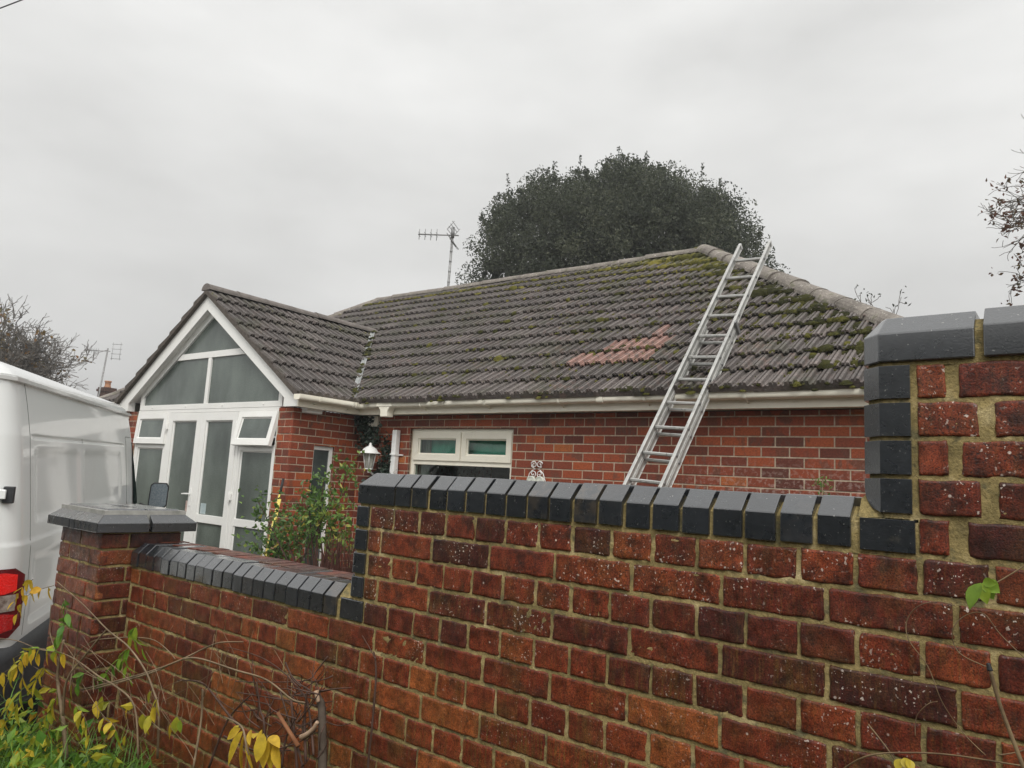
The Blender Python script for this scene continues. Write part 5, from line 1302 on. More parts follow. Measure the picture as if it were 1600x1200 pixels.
def build_evergreen():
    C = np.array((-8.55, 16.3, 0.0)); t = thing('evergreen_tree', 'large dark dome shaped evergreen tree rising behind the bungalow roof', 'tree', (C[0], C[1], -1.7)); off = Vector((-C[0], -C[1], 1.7))
    ox = np.array([-4.75, -4.55, -4.2, -3.75, -3.0, -2.1, -1.2, -.3, .7, 1.6, 2.4, 3.0, 3.4, 3.8, 4.2, 4.7]); oz = np.array([5.5, 6.9, 7.7, 8.3, 8.75, 9.15, 9.5, 9.55, 9.4, 9.1, 8.6, 8.0, 7.3, 6.5, 5.8, 5.3])
    bu = rng.uniform(-5, 5, 16); bs = rng.uniform(.15, .45, 16); bh = rng.uniform(-.5, .28, 16)
    H = lambda u: float(np.interp(u, ox, oz) + sum(bh * np.exp(-((u - bu) / bs) ** 2)))
    pts = []; tints = []
    ncl = 1500; k = 0
    while k < ncl:
        u = rng.uniform(-4.7, 4.7); wd = rng.uniform(-4.2, 3.0); ru = u / 4.9; rw = wd / 4.3
        if ru * ru + rw * rw > 1: continue
        zt = 2.0 + (H(u) - 2.0 - .15) * (1 - .55 * max(0, abs(rw)) ** 2.2) * (0.985 + .02 * math.sin(u * 3.1 + wd * 2)) 
        dep = rng.exponential(.45)
        edge = 1 - math.sqrt(ru * ru + rw * rw)
        if rng.random() < .35 or edge < .12: z = rng.uniform(2.3, max(2.6, zt - .1)) if edge < .3 else zt - dep
        else: z = zt - dep
        if z < 2.0 or z > zt: continue
        cl = .34 * NA(u * 2.4 + 1, z * 2.6 + wd) * 2.2 + rng.uniform(-.2, .2); nl = 100
        g = rng.normal(0, 1, (nl, 3)); g *= np.minimum(1, 1.55 / np.linalg.norm(g, axis=1))[:, None]; r_ = rng.uniform(.17, .32)
        c = C + RT * u + FD * wd + np.array((0, 0, z))
        pts.append(c + g * r_ * np.array((1, 1, .9))); tints.append(np.clip(.45 + cl + rng.normal(0, .16, nl), 0, 1)); k += 1
    # upright leading shoots along the top
    for i in range(150):
        u = rng.uniform(-4.3, 4.2); wd = rng.normal(0, .8); zt = H(u) * (1 - .02 * wd * wd) - .1; L = rng.gamma(2.5, .085); ln = rng.normal(0, .10, 2)
        nl = int(75 * max(.5, L)); q = rng.random(nl)
        c = C + RT * u + FD * wd + np.array((0, 0, zt)); P = c + np.outer(q, np.array((ln[0], ln[1], 1)) * L) + rng.normal(0, .055, (nl, 3)) * (1.25 - q)[:, None]
        pts.append(P); tints.append(np.clip(.35 + rng.normal(0, .15, nl), 0, 1))
    # ragged skirt on the right
    for i in range(46):
        u = rng.uniform(3.9, 5.55); z = rng.uniform(3.6, 6.2 - (u - 3.9) * .62); c = C + RT * u + FD * rng.normal(0, .8) + np.array((0, 0, z))
        pts.append(c + rng.normal(0, .17, (70, 3))); tints.append(np.clip(.4 + rng.normal(0, .16, 70), 0, 1))
    core = []
    while len(core) < 9000:
        u, wd = rng.uniform(-4.4, 4.4), rng.uniform(-3.4, 2.6); q = math.hypot(u / 4.7, wd / 3.7)
        if q > .93: continue
        zt = 2.2 + (H(u) - 3.1) * (1 - .5 * abs(wd / 4.3) ** 2.2) * (1 - .25 * q ** 4); core.append(C + RT * u + FD * wd + np.array((0, 0, rng.uniform(2.2, zt))))
    mb = MB(); P = np.concatenate(pts); leaf_cloud(mb, P, .080, .042, np.concatenate(tints), .35); leaf_cloud(mb, np.array(core), .30, .20, rng.uniform(.1, .5, len(core)), .2)
    o = mb.build('crown', OAKLEAF, t); o.location = off
    tr = MB(); tr.tube([(0, 0, 0), (.1, 0, 1.5), (0, .1, 3.2), (.1, .1, 5)], [.42, .34, .28, .18], 10)
    for i in range(22):
        a = rng.uniform(0, 6.28); e = rng.uniform(2.2, 4.0); z0 = rng.uniform(2.6, 5); tr.tube([(0, 0, z0), (math.cos(a) * e * .5, math.sin(a) * e * .5, z0 + rng.uniform(.8, 1.8)), (math.cos(a) * e, math.sin(a) * e, z0 + rng.uniform(2, 4))], [.12, .08, .03], 6)
    tr.build('trunk', BARK, t)
build_evergreen()

def grow(mb, p, d, ln, rad, depth, tips, spread=.55, kink=.16, up=.10, shrink=.72, kids=(2, 3), sides=4, minr=.0035):
    p = Vector(p); d = Vector(d).normalized(); n = 4; pts = [p]; rs = [rad]
    for i in range(n):
        d = (d + Vector(rng.normal(0, kink, 3)) + Vector((0, 0, up * .3))).normalized(); p = p + d * ln / n; pts.append(p); rs.append(max(minr, rad * (1 - .42 * (i + 1) / n)))
    mb.tube(pts, rs, sides if rad > .02 else 3, cap=False)
    if depth == 0: tips.append((p, d)); return
    for k in range(int(rng.integers(kids[0], kids[1] + 1))):
        q = rng.uniform(.35, 1.0); b = pts[min(n, max(1, round(q * n)))]
        nd = (d + Vector(rng.normal(0, spread, 3)) + Vector((0, 0, up))).normalized()
        grow(mb, b, nd, ln * shrink * rng.uniform(.75, 1.15), max(minr, rad * .58), depth - 1, tips, spread, kink, up, shrink, kids, sides, minr)
    grow(mb, p, (d + Vector(rng.normal(0, spread * .4, 3))), ln * shrink, max(minr, rad * .58), depth - 1, tips, spread, kink, up, shrink, kids, sides, minr)

def build_autumn_tree():
    t = thing('autumn_tree', 'nearly bare autumn tree with a few golden leaves behind the white van', 'tree', (-24.9, 5.05, -1.7)); tips = []; tr = MB()
    tr.tube([(0, 0, -.2), (.05, .05, 1.6), (.1, .1, 3.7)], [.22, .18, .15], 8)
    for i in range(25):
        a = rng.uniform(0, 6.28); e = rng.uniform(.1, 1.0)
        grow(tr, (.08, .08, 1.6 + i * .085), (math.cos(a), math.sin(a), e), 1.32, .07, 5, tips, .66, .2, .10, .74, (2, 3), 5, .008)
    tr.build('trunk', mat_noise('wet_bark', (.085, .075, .066), (.16, .145, .125), 12, .85), t)
    lf = MB(); P = []
    for p, d in tips:
        w = p.x * RT[0] + p.y * RT[1]
        pr = .8 if w < .3 else (.2 if w < 1.0 else .02)
        if rng.random() < pr: P.append(np.array(p) + rng.normal(0, .12, (4, 3)))
    P = np.concatenate(P); leaf_cloud(lf, P, .15, .085, rng.random(len(P)), -.3); lf.build('leaves', AUTLEAF, t)
build_autumn_tree()
def build_russet_tree():
    base = np.array((2.79, 12.60, -1.7)); t = thing('russet_tree', 'overhanging tree branches with russet leaves at the right edge of the sky', 'tree', tuple(base)); tips = []; tr = MB()
    tr.tube([(0, 0, -.2), (.05, 0, 2.5), (0, .05, 5), (-.05, 0, 8)], [.2, .17, .13, .06], 8)
    for z, a, ln, e in [(7.6 - .135 * i, -1, rng.uniform(.8, 1.05), rng.uniform(-.3, .15)) for i in range(20)] + [(7.6, -1, .7, .3), (6.9, .8, 1, .4), (5.5, .9, 1, .3), (7.5, .3, 1, .7)]:
        dv = Vector(RT) * a + Vector(FD) * rng.normal(0, .22); dv.z = e; grow(tr, (0, 0, z), dv, ln, .042, 4, tips, .55, .2, .03, .66, (2, 2), 5, .0045)
    tr.build('trunk', mat_noise('dark_bark', (.065, .055, .048), (.13, .112, .095), 12, .85), t)
    lf = MB(); P = [np.array(p) + rng.normal(0, .05, (5, 3)) for p, d in tips if rng.random() < (.4 if p.z < 6.6 else .12)]
    P = np.concatenate(P); leaf_cloud(lf, P, .085, .045, rng.random(len(P)), -.2); lf.build('leaves', REDLEAF, t)
build_russet_tree()
def build_far_shrubs():
    for (x, y, z, n, h, lab) in ((-.95, 11.75, 3.27, 7, .62, 'sparse bare twig tips showing over the hip end of the roof'), (.35, 12.6, 3.30, 5, .5, 'thin scattered twig tips showing over the blue corner coping')):
        t = thing('twiggy_tree', lab, 'tree', (x, y, -1.7), 0, 'bare twig tips beyond the roof'); tr = MB(); tips = []
        tr.tube([(0, 0, 0), (.05, 0, 2.0), (0, 0, z + 1.2)], [.1, .08, .03], 6)
        for i in range(n):
            dv = Vector(RT) * rng.normal(0, .7) + Vector(FD) * rng.normal(0, .5); dv.z = 1.0; grow(tr, (0, 0, z + .6 + .1 * i), dv, h * .75, .016, 3, tips, .6, .2, .1, .7, (1, 2), 4, .005)
        tr.build('trunk', BARK, t)
        lf = MB(); P = np.concatenate([np.array(p) + rng.normal(0, .04, (3, 3)) for p, d in tips if rng.random() < .6]); leaf_cloud(lf, P, .07, .035, rng.random(len(P)) * .5, 0); lf.build('leaves', OAKLEAF, t)
build_far_shrubs()
def build_porch_shrubs():
    base = hw(-3.95, 2.85, -1.70); t = thing('leafy_shrub', 'loose green leafy shrub growing in front of the slim porch window', 'shrub', tuple(base)); tr = MB(); tips = []
    o = Vector(base); ax = Vector(HU); 
    for (a, z) in ((-.90, 1.05), (-.80, 1.20), (-.70, 1.02), (-.60, 1.30), (-.50, 1.12), (-.40, 1.30), (-.30, 1.42), (-.2, 1.2), (-.05, 1.36), (.08, 1.3), (.18, 1.48), (.28, 1.40), (.35, 1.28), (.42, 1.22), (-.45, 1.48), (-.05, 1.62), (.22, 1.74), (.30, 1.88), (.36, 1.60)):
        e = ax * a + Vector((0, rng.normal(0, .12), z)); mid = e * .55 + Vector((rng.normal(0, .05), rng.normal(0, .05), .12)) - ax * a * .25
        tr.tube([(rng.normal(0, .05), rng.normal(0, .05), 0), tuple(mid), tuple(e)], [.013, .009, .004], 5, cap=False)
        n = 90; q = rng.beta(4.5, 1.0, n)
        P = np.array([np.array(mid.lerp(e, x)) for x in q]) + rng.normal(0, .085, (n, 3)); tips.append(P)
    tr.build('stems', DTWIG, t); lf = MB(); P = np.concatenate(tips); ti = np.clip(rng.normal(.45, .2, len(P)) + .22 * (P @ np.array(HU) > .15) * 1.0 - .12 * (P[:, 2] > 1.5), 0, .92); ti[rng.random(len(P)) < .012] = 1
    leaf_cloud(lf, P, .055, .032, ti, .15); lf.build('leaves', ROSELEAF, t)
    base = hw(-3.05, 2.45, -1.70); t = thing('dead_shrub', 'upright mass of dead brown twigs behind the step in the wall', 'shrub', tuple(base)); tr = MB()
    for i in range(420):
        a = rng.normal(0, .11); b = rng.normal(0, .12); z = rng.uniform(.75, 1.36) * (1 - .6 * abs(a)); s = rng.uniform(.35, 1.0)
        tr.tube([tuple(HU * a * .45 + HV * b * .5 + Vector((0, 0, z * .3))), tuple(HU * a * .9 + HV * b + Vector((rng.normal(0, .03), 0, z * .7))), tuple(HU * a * 1.55 + HV * b + Vector((rng.normal(0, .04), 0, z)))], [.005, .004, .0025], 3, cap=False)
    tr.tube([(0, 0, 0), (0, 0, .5)], [.03, .02], 6); tr.build('twigs', mat_noise('dead_brown', (.040, .014, .010), (.10, .035, .022), 22, .9), t)
    base = hw(-4.95, WB - .04, -1.70); t = thing('ivy', 'dark ivy climbing the brick corner beside the lantern', 'ivy', tuple(base)); lf = MB(); pts = []
    for (a, z, sa, sz, n) in ((-.10, 2.42, .09, .05, 130), (-.02, 2.28, .08, .10, 150), (.10, 2.25, .07, .07, 80), (.33, 2.15, .03, .06, 30), (.36, 1.98, .05, .09, 60), (.34, 1.82, .07, .08, 150), (.20, 1.62, .1, .1, 90), (.3, 1.4, .1, .12, 90)):
        c = np.array(HU) * 1.0; P = np.stack([rng.normal(a, sa, n), rng.normal(-.03, .03, n), rng.normal(z, sz, n)], 1); P[:, 2] = np.minimum(P[:, 2], 2.48)
        pts.append(P)
    P = np.concatenate(pts); P = np.outer(P[:, 0], np.array(HU)) + np.outer(P[:, 1], np.array(HV)) + np.outer(P[:, 2], (0, 0, 1)); leaf_cloud(lf, P, .055, .05, rng.random(len(P)), 0); lf.build('leaves', IVYLEAF, t)
    st = MB(); st.tube([tuple(HU * .3), tuple(HU * .33 + Vector((0, -.01, 1.4))), tuple(HU * .34 + Vector((0, -.01, 2.0))), tuple(HU * .1 + Vector((0, -.01, 2.3)))], .008, 5); st.build('stems', DTWIG, t)
    t = thing('weed', 'tiny weed sprouting above the blue coping against the brick wall', 'weed', (1.02, .55, -1.7)); lf = MB(); st = MB(); st.tube([(0, 0, 0), (.02, .3, 1.2), (0.0, .42, 1.86)], .0022, 4); st.build('stem', TWIG, t)
    P = np.stack([rng.normal(0, .016, 46), .42 + rng.normal(0, .016, 46), rng.uniform(1.72, 1.87, 46)], 1); leaf_cloud(lf, P, .022, .007, rng.uniform(.3, .8, 46), .3); lf.build('leaves', ROSELEAF, t)
build_porch_shrubs()

# ------------------------------------------------------------------ plants on the verge in front of the garden wall
def wp(px, py, y):
    """point at depth y in front of the wall, in the photograph's 1600 x 1200 measure"""
    d = rx * (px - 800) + dn * (py - 600) + fw * 1132.75; k = (y - CAM[1]) / d.y
    return Vector(CAM) + d * k
def smooth_path(pts, n=5):
    P = [Vector(p) for p in pts]; out_ = []
    for i in range(len(P) - 1):
        p0, p1, p2, p3 = P[max(i - 1, 0)], P[i], P[i + 1], P[min(i + 2, len(P) - 1)]
        for k in range(n):
            t = k / n; out_.append(0.5 * ((2 * p1) + (p2 - p0) * t + (2 * p0 - 5 * p1 + 4 * p2 - p3) * t * t + (3 * p1 - p0 - 3 * p2 + p3) * t ** 3))
    out_.append(P[-1]); return out_
def stem(mb, px, y, r0, r1, o, sides=5, wob=.012):
    n = len(px); ys = y if hasattr(y, '__len__') else [y + rng.normal(0, wob) for _ in px]
    P = smooth_path([wp(a, b, min(q, -.012)) for (a, b), q in zip(px, ys)]); m_ = len(P)
    mb.tube([tuple(p - o) for p in P], [r0 + (r1 - r0) * i / (m_ - 1) for i in range(m_)], sides); return P
def leaf(mb, base, tip, width, tint, side=None, droop=.12):
    """a leaf blade with a folded midrib and a curved tip"""
    b, t = Vector(base), Vector(tip); d = t - b; L = d.length; d.normalize()
    side = side or Vector((rng.normal(.9, .2), rng.normal(0, .5), rng.normal(0, .25))); s = (side - d * side.dot(d)).normalized(); n = s.cross(d)
    if n.y > 0: n = -n
    vs = []; prof = [(0, .04), (.12, .55), (.3, .95), (.5, 1.0), (.68, .80), (.85, .42), (1, .01)]
    for q, w in prof:
        c = b + d * L * q - n * (droop * L * q * q) ; e = s * width * w / 2; up_ = n * width * w * .16
        vs += [tuple(c + e + up_), tuple(c), tuple(c - e + up_)]
    fs = []
    for i in range(len(prof) - 1):
        fs += [(3 * i, 3 * i + 1, 3 * i + 4, 3 * i + 3), (3 * i + 1, 3 * i + 2, 3 * i + 5, 3 * i + 4)]
    mb.add(vs, fs, (tint, tint, tint), smooth=True)
def pinnate(st, lf, path, y, n, L, w, tint, o, hang=.75, spread=.6):
    """compound leaf: rachis along path with pairs of hanging leaflets"""
    P = stem(st, path, y, .0016, .0010, o, 4, .006); m_ = len(P)
    for i in range(n):
        q = .15 + .85 * i / (n - 1) if n > 1 else 1; p = P[min(m_ - 1, int(q * (m_ - 1)))]; k = min(m_ - 2, int(q * (m_ - 1))); d = (P[k + 1] - P[k]).normalized()
        for sg in ((1, -1) if i < n - 1 else (0,)):
            out_ = Vector((d.z, 0, -d.x)) * sg * spread + Vector((0, rng.normal(0, .35), 0)) + d * .35 + Vector((0, 0, -hang)); out_.normalize()
            l = L * 1.3 * rng.uniform(.75, 1.15); leaf(lf, p - o, p + out_ * l - o, w * 1.35 * rng.uniform(.8, 1.15), float(np.clip(tint + rng.normal(0, .09), 0, 1)))
def build_verge_plants():
    base = wp(104, 1150, -.22); base.z = -1.22
    t = thing('wisteria_sapling', 'straggling sapling with yellowing leaflets at the foot of the gate pillar', 'plant', tuple(base)); o = base; st, lf = MB(), MB()
    yv = -.24
    stem(st, [(104, 1185), (98, 1120), (92, 1080), (90, 1048), (100, 1000)], yv, .010, .005, o); stem(st, [(98, 1120), (104, 1064), (128, 1030), (166, 984)], yv, .006, .003, o)
    stem(st, [(246, 1185), (248, 1112), (240, 1080), (226, 1046), (200, 1010), (168, 984), (130, 945), (88, 908)], -.26, .0045, .002, o); stem(st, [(216, 1185), (210, 1104), (180, 1072), (156, 1058), (120, 1032), (94, 1020), (60, 1014), (26, 1001), (-10, 997)], -.28, .0035, .002, o)
    stem(st, [(128, 1078), (220, 1054), (276, 1034), (320, 1013), (345, 1004), (380, 1003)], -.22, .0042, .002, o); stem(st, [(150, 1076), (235, 1052), (281, 1032), (311, 1029), (368, 1047), (416, 1062), (455, 1092), (476, 1098)], -.23, .0035, .0028, o)
    stem(st, [(116, 1028), (128, 1014), (148, 1001), (180, 997), (212, 996), (240, 1000), (260, 1014), (274, 1030)], -.20, .0028, .0015, o); stem(st, [(317, 1077), (314, 1128), (302, 1200)], -.18, .004, .004, o)
    stem(st, [(80, 945), (78, 985), (84, 1010), (92, 1035)], -.26, .002, .0022, o); stem(st, [(125, 960), (120, 1000), (116, 1028), (108, 1080)], -.24, .002, .003, o)
    for i in range(34):                                       # thin dry straws
        a = (rng.uniform(60, 320), rng.uniform(1060, 1190)); an = rng.uniform(.5, 2.7); l = rng.uniform(30, 110); b = (a[0] + math.cos(an) * l, a[1] - math.sin(an) * l * .9); m_ = ((a[0] + b[0]) / 2 + rng.normal(0, 8), (a[1] + b[1]) / 2 + rng.normal(0, 6)); stem(st, [a, m_, b], -.12 - rng.uniform(0, .22), .0013, .0009, o, 4)
    for i in range(26):
        a = (rng.uniform(200, 480), rng.uniform(1050, 1200)); an = rng.uniform(.9, 2.3); l = rng.uniform(40, 120); b = (a[0] + math.cos(an) * l, a[1] - math.sin(an) * l); stem(st, [a, ((a[0] + b[0]) / 2 + rng.normal(0, 9), (a[1] + b[1]) / 2), b], -.05 - rng.uniform(0, .12), .0011, .0008, o, 4)
    yl, gr = .74, .25
    pinnate(st, lf, [(84, 915), (60, 922), (40, 934), (27, 960)], -.34, 6, .044, .020, yl, o); pinnate(st, lf, [(100, 935), (104, 965), (92, 992)], -.30, 7, .050, .018, .12, o, .5, .9)
    for i, x in enumerate((40, 50, 61, 75, 89, 100)):         # hanging row of golden leaflets
        b = wp(x, 1022 - i * .5, -.36); leaf(lf, b - o, b + Vector((rng.normal(0, .004), 0, -.052 * rng.uniform(.9, 1.15))) - o, .027, .80 + rng.normal(0, .05))
    pinnate(st, lf, [(104, 1023), (80, 1016), (50, 1014), (22, 1028)], -.36, 7, .034, .016, .42, o, .5); pinnate(st, lf, [(36, 1050), (34, 1075), (28, 1100), (12, 1125)], -.42, 4, .062, .026, .55, o, .8, .5)
    pinnate(st, lf, [(30, 1040), (14, 1046), (-4, 1058)], -.42, 4, .052, .022, .62, o); pinnate(st, lf, [(214, 978), (206, 992), (222, 1012)], -.2, 5, .044, .017, .36, o); pinnate(st, lf, [(200, 1012), (182, 1035), (160, 1062)], -.2, 6, .040, .015, .2, o)
    pinnate(st, lf, [(204, 1012), (196, 1032), (204, 1050)], -.2, 4, .044, .014, .36, o); pinnate(st, lf, [(150, 1060), (128, 1052), (122, 1068)], -.25, 4, .04, .015, .1, o)
    for (path, n, L, w, tt) in (([(60, 1010), (40, 1024), (22, 1046), (8, 1072)], 6, .044, .02, .66), ([(70, 1040), (58, 1062), (50, 1090)], 5, .05, .022, .6), ([(20, 1090), (10, 1112), (4, 1140)], 4, .055, .024, .62), ([(88, 1090), (78, 1110), (64, 1128)], 5, .045, .02, .5), ([(52, 905), (36, 918), (22, 940)], 5, .036, .017, .76), ([(118, 1100), (132, 1120), (140, 1148)], 5, .045, .018, .52), ([(246, 1090), (240, 1108), (228, 1130)], 4, .045, .018, .5), ([(160, 1120), (176, 1132), (186, 1152)], 4, .04, .018, .6), ([(78, 1140), (60, 1150), (44, 1172)], 6, .05, .02, .45)):
        pinnate(st, lf, path, -.32, n, L, w, tt, o, .7)
    for (x, y, tt, L) in ((112, 1068, .55, .08), (160, 1088, .50, .07), (150, 1095, .66, .075), (200, 1105, .72, .06), (236, 1080, .52, .06), (244, 1105, .48, .06), (224, 1115, .55, .07), (276, 1120, .5, .07), (272, 1128, .62, .085), (282, 1125, .35, .05), (180, 1130, .45, .05), (196, 1150, .6, .05), (110, 1090, .3, .06), (60, 1165, .5, .05), (96, 1140, .5, .05)):
        b = wp(x, y, -.2 + rng.normal(0, .03)); leaf(lf, b - o, b + Vector((rng.normal(0, .3) * L, 0, -L * .85)) - o, L * .4, tt + rng.normal(0, .06)); stem(st, [(x, y), (x + 4, y - 14), (x + 2, y - 30)], -.2, .0012, .001, o, 4)
    st.build('stems', TWIG, t); lf.build('leaves', WISLEAF, t)
    base = wp(504, 1200, -.2); base.z = -1.22
    t = thing('cut_back_shrub', 'cut back bare shrub with tangled dark twigs against the low part of the wall', 'shrub', tuple(base)); o = base; st = MB(); tk = MB()
    stem(tk, [(506, 1330), (504, 1200), (503, 1110), (498, 1092), (494, 1080)], -.2, .014, .0085, o, 8, .004); tk.build('trunk', BARK, t)
    cw = mat_noise('cut_wood', (.34, .22, .14), (.5, .36, .25), 40, .8)
    for path in ([(494, 1079), (497, 1097)], [(470, 1152), (480, 1147), (490, 1138), (496, 1128)]):
        ct = MB(); stem(ct, path, -.215, .0075, .0055, o, 6, 0); ct.build('pruned_end', cw, t)
    for path, r in (([(464, 1300), (464, 1200), (455, 1092)], .006), ([(476, 1260), (473, 1200), (464, 1164), (452, 1128), (437, 1077)], .0045), ([(413, 1240), (413, 1134), (407, 1110), (401, 1065)], .004), ([(512, 1026), (495, 1048), (479, 1063), (430, 1066), (368, 1065)], .0025), ([(446, 1035), (458, 1059), (485, 1080), (497, 1083)], .003), ([(326, 1200), (356, 1125), (395, 1083)], .0045), ([(350, 1150), (386, 1168), (416, 1174), (470, 1158), (497, 1137)], .003), ([(520, 1056), (505, 1062), (480, 1066)], .002), ([(500, 1104), (470, 1098), (420, 1090), (372, 1082)], .003), ([(478, 1190), (476, 1120), (480, 1080)], .005), ([(490, 1180), (486, 1130), (478, 1092), (462, 1070)], .004), ([(380, 1140), (359, 1119), (329, 1080), (311, 1065), (278, 1063)], .0045), ([(482, 1098), (449, 1056), (407, 1027), (356, 1011)], .0022), ([(510, 1128), (530, 1134), (548, 1130)], .002), ([(440, 1200), (448, 1150), (470, 1110)], .004), ([(420, 1200), (450, 1165), (500, 1120)], .003)):
        stem(st, path, -.16 + rng.normal(0, .035), r, r * .55, o)
    for i in range(46):
        a = (rng.uniform(400, 505), rng.uniform(1070, 1200)); an = rng.uniform(.1, 3.0); l = rng.uniform(25, 70); b = (a[0] + math.cos(an) * l, a[1] - math.sin(an) * l); stem(st, [a, ((a[0] + b[0]) / 2 + rng.normal(0, 6), (a[1] + b[1]) / 2 + rng.normal(0, 6)), b], -.1 - rng.uniform(0, .14), .0024, .0012, o, 4)
    st.build('twigs', DTWIG, t)
    sk = MB(); a, b = wp(434, 1114, -.26) - o, wp(466, 1166, -.26) - o; sk.tube([tuple(a), tuple(b)], [.006, .008], 4); sk.build('stake', mat_noise('orange_wood', (.15, .055, .02), (.24, .10, .04), 30, .7), t)
    base = wp(395, 1290, -.42); base.z = -1.24
    t = thing('yellow_sapling', 'low sapling with a cluster of bright yellow drooping leaves', 'plant', tuple(base)); o = base; st, lf = MB(), MB()
    stem(st, [(400, 1330), (396, 1240), (384, 1160), (376, 1134), (350, 1120)], -.42, .004, .002, o); stem(st, [(396, 1240), (410, 1180), (418, 1150)], -.42, .003, .0015, o)
    for (bx, by, tx, ty, w, tt) in ((376, 1138, 352, 1155, .026, .74), (380, 1142, 350, 1196, .034, .70), (382, 1146, 372, 1215, .046, .76), (386, 1150, 392, 1216, .030, .72), (392, 1140, 388, 1164, .020, .78), (409, 1140, 402, 1168, .022, .72), (412, 1146, 400, 1192, .030, .68), (418, 1152, 408, 1202, .034, .74), (424, 1152, 420, 1212, .030, .70), (430, 1158, 434, 1206, .032, .76), (422, 1150, 436, 1164, .026, .8), (374, 1134, 362, 1140, .014, .6), (398, 1146, 396, 1152, .02, .7)):
        y = -.42 + rng.normal(0, .015); leaf(lf, wp(bx, by, y) - o, wp(tx, ty, y - .02) - o, w, tt)
    st.build('stems', TWIG, t); lf.build('leaves', WISLEAF, t)
    base = wp(575, 1300, -.1); base.z = -1.22
    t = thing('bare_sapling', 'single thin dark bare stem standing against the red wall', 'plant', tuple(base)); o = base; st = MB()
    stem(st, [(570, 1330), (575, 1200), (581, 1140), (587, 1068), (587, 1035), (584, 1018)], -.08, .0042, .0022, o, 6, .004); stem(st, [(587, 1030), (576, 1010), (566, 993)], -.08, .002, .001, o, 5, .002)
    st.build('stem', DTWIG, t)
    base = wp(1640, 1290, -.22); base.z = -1.22
    t = thing('climbing_vine', 'climbing vine with curling tendrils and one fresh green leaf sprig', 'plant', tuple(base)); o = base; st, lf, tp = MB(), MB(), MB()
    stem(st, [(1640, 1290), (1600, 1200), (1585, 1162), (1562, 1100), (1547, 1046)], -.20, .0040, .0026, o, 6, .004); stem(tp, [(1547, 1048), (1544, 1036)], -.20, .0045, .0028, o, 6, 0)
    for path, r in (([(1547, 1044), (1505, 1025), (1490, 1005), (1490, 980), (1510, 961), (1537, 959), (1562, 990), (1600, 1027), (1640, 1060)], .0010), ([(1492, 946), (1465, 940), (1435, 947), (1417, 970), (1420, 1000), (1450, 1042), (1472, 1097), (1505, 1145), (1540, 1180)], .0010), ([(1300, 1225), (1320, 1200), (1360, 1180), (1420, 1176), (1490, 1180), (1600, 1197), (1640, 1200)], .0017), ([(1357, 1132), (1390, 1175), (1412, 1215)], .0015), ([(1430, 1150), (1432, 1120), (1450, 1100), (1465, 1096)], .0009), ([(1640, 860), (1575, 900), (1550, 915), (1530, 934), (1522, 945)], .0013), ([(1560, 1180), (1600, 1172), (1640, 1150)], .0012)):
        stem(st, path, -.07, r, r * .8, o, 5, .012)
    for (bx, by, tx, ty, w, tt) in ((1533, 911, 1511, 950, .030, .30), (1534, 912, 1541, 943, .022, .38), (1536, 910, 1552, 936, .024, .28), (1538, 910, 1561, 925, .026, .34), (1536, 909, 1556, 912, .016, .36)):
        y = -.10 + rng.normal(0, .008); leaf(lf, wp(bx, by, y) - o, wp(tx, ty, y - .015) - o, w, tt)
    for (bx, by, tx, ty) in ((1408, 1186, 1400, 1204), (1412, 1184, 1420, 1202), (1418, 1186, 1426, 1206)): leaf(lf, wp(bx, by, -.12) - o, wp(tx, ty, -.13) - o, .016, .6)
    st.build('stems', mat_noise('vine_stem', (.09, .055, .03), (.20, .14, .07), 30, .7), t); tp.build('cut_tip', BLACK, t); lf.build('leaves', WISLEAF, t)
build_verge_plants()
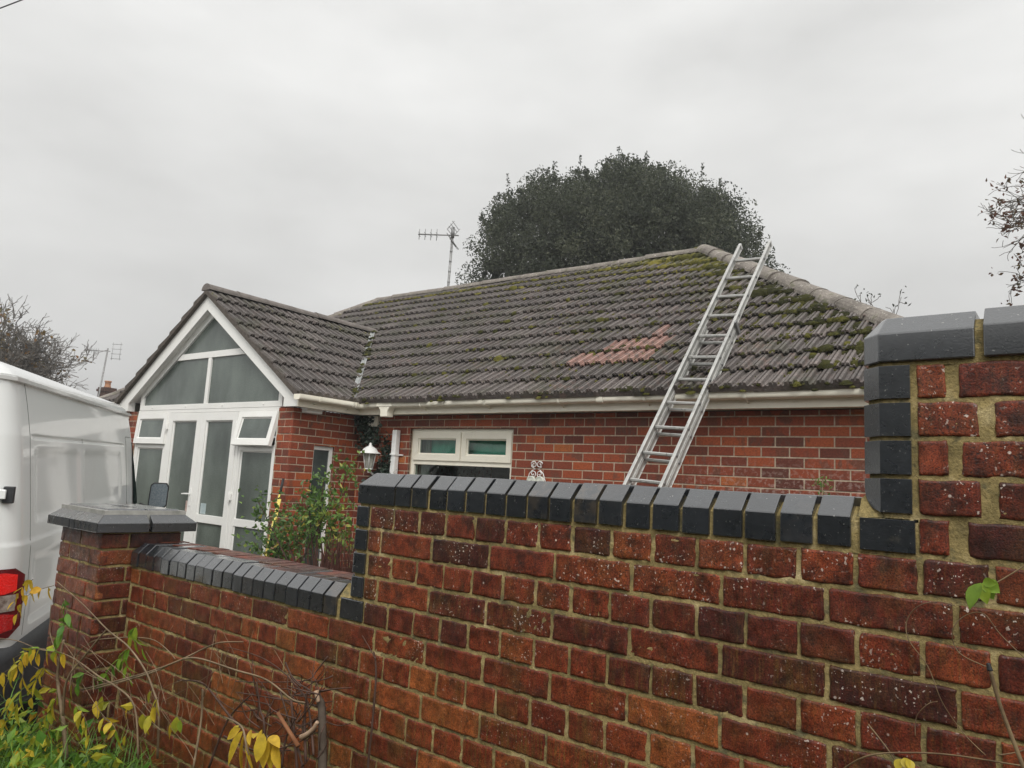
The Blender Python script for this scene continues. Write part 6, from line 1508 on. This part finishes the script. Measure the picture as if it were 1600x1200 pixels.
def build_grass():
    mb = MB(); n = 0
    while n < 12000:
        x, y = rng.uniform(-2.5, .4), rng.uniform(-1.5, .0)
        if x > -.55 and rng.random() < .75: continue
        if x > -1.7 and y > -.02: continue
        if -2.25 < x < -1.68 and y > -.16: continue
        if (-2.5 - x) > -.1 and rng.random() < .6: continue
        z = gz(x, y); L = rng.gamma(5, .034) * (1.0 if x < -.9 else .6); a = rng.uniform(0, 6.28); bend = rng.uniform(.6, 1.6); w = rng.uniform(.0035, .0085); tt = float(np.clip(rng.beta(2, 2.2) - .05, 0, 1))
        d = np.array((math.cos(a), math.sin(a), 0)); s = np.array((-d[1], d[0], 0)); K = 5; vs = []
        for i in range(K):
            q = i / (K - 1); c = np.array((x, y, z - .02)) + d * L * bend * q * q * .75 + np.array((0, 0, L * (q - .32 * bend * q * q)))
            ww = w * (1 - q * q) + .0004; vs += [c + s * ww / 2, c - s * ww / 2]
        mb.add(vs, [(2 * i, 2 * i + 1, 2 * i + 3, 2 * i + 2) for i in range(K - 1)], (tt, tt, tt), smooth=True); n += 1
    tag(mb.build('grass', GRASSM), 'long wet green grass at the foot of the wall', 'grass', kind='stuff')
    w = MB(); P = np.stack([rng.uniform(-2.4, -1.0, 1600), rng.uniform(-.9, -.12, 1600), rng.gamma(3, .035, 1600)], 1); P = P[~((P[:, 0] > -2.25) & (P[:, 1] > -.18) & (P[:, 0] < -1.68))]
    P[:, 2] += [gz(a, b) for a, b in P[:, :2]]
    leaf_cloud(w, P, .055, .026, np.clip(rng.normal(.3, .2, len(P)), 0, 1), .1); tag(w.build('undergrowth', WISLEAF), 'low broad leaved weeds among the grass', 'weeds', kind='stuff')
build_grass()

def build_added_hedge():  # added out of view as something dark for the glossy bricks to reflect
    t = thing('added_hedge', 'unseen dark leafy screen added behind the camera for the glossy bricks to reflect', 'added_hedge', (1.5, -7.5, -1.6)); b = MB(); n = 60; m_ = 8
    vs = [(-14 + 28 * i / (n - 1), .9 + .12 * math.sin(i * 1.7 + j) + rng.normal(0, .05) - .35 * max(0, j - 5), 3.6 * j / (m_ - 1) + rng.normal(0, .06)) for j in range(m_) for i in range(n)]
    b.add(vs, [(j * n + i, j * n + i + 1, (j + 1) * n + i + 1, (j + 1) * n + i) for j in range(m_ - 1) for i in range(n - 1)]); b.box((-14, -.9, 0), (14, .62, 3.45)); b.build('added_foliage', OAKLEAF, t)
build_added_hedge()

def build_haze():
    k = bpy.data.materials.new('mist'); k.use_nodes = True; t = k.node_tree; t.nodes.clear()
    o = t.nodes.new('ShaderNodeOutputMaterial'); v = t.nodes.new('ShaderNodeVolumePrincipled')
    v.inputs['Color'].default_value = (0.93, 0.94, 0.95, 1); v.inputs['Density'].default_value = 0.0022; v.inputs['Anisotropy'].default_value = 0.2
    t.links.new(v.outputs[0], o.inputs['Volume'])
    b = MB(); b.box((-70, -40, -4.5), (40, 60, 14)); tag(b.build('haze', k), None, None, kind='stuff')
build_haze()
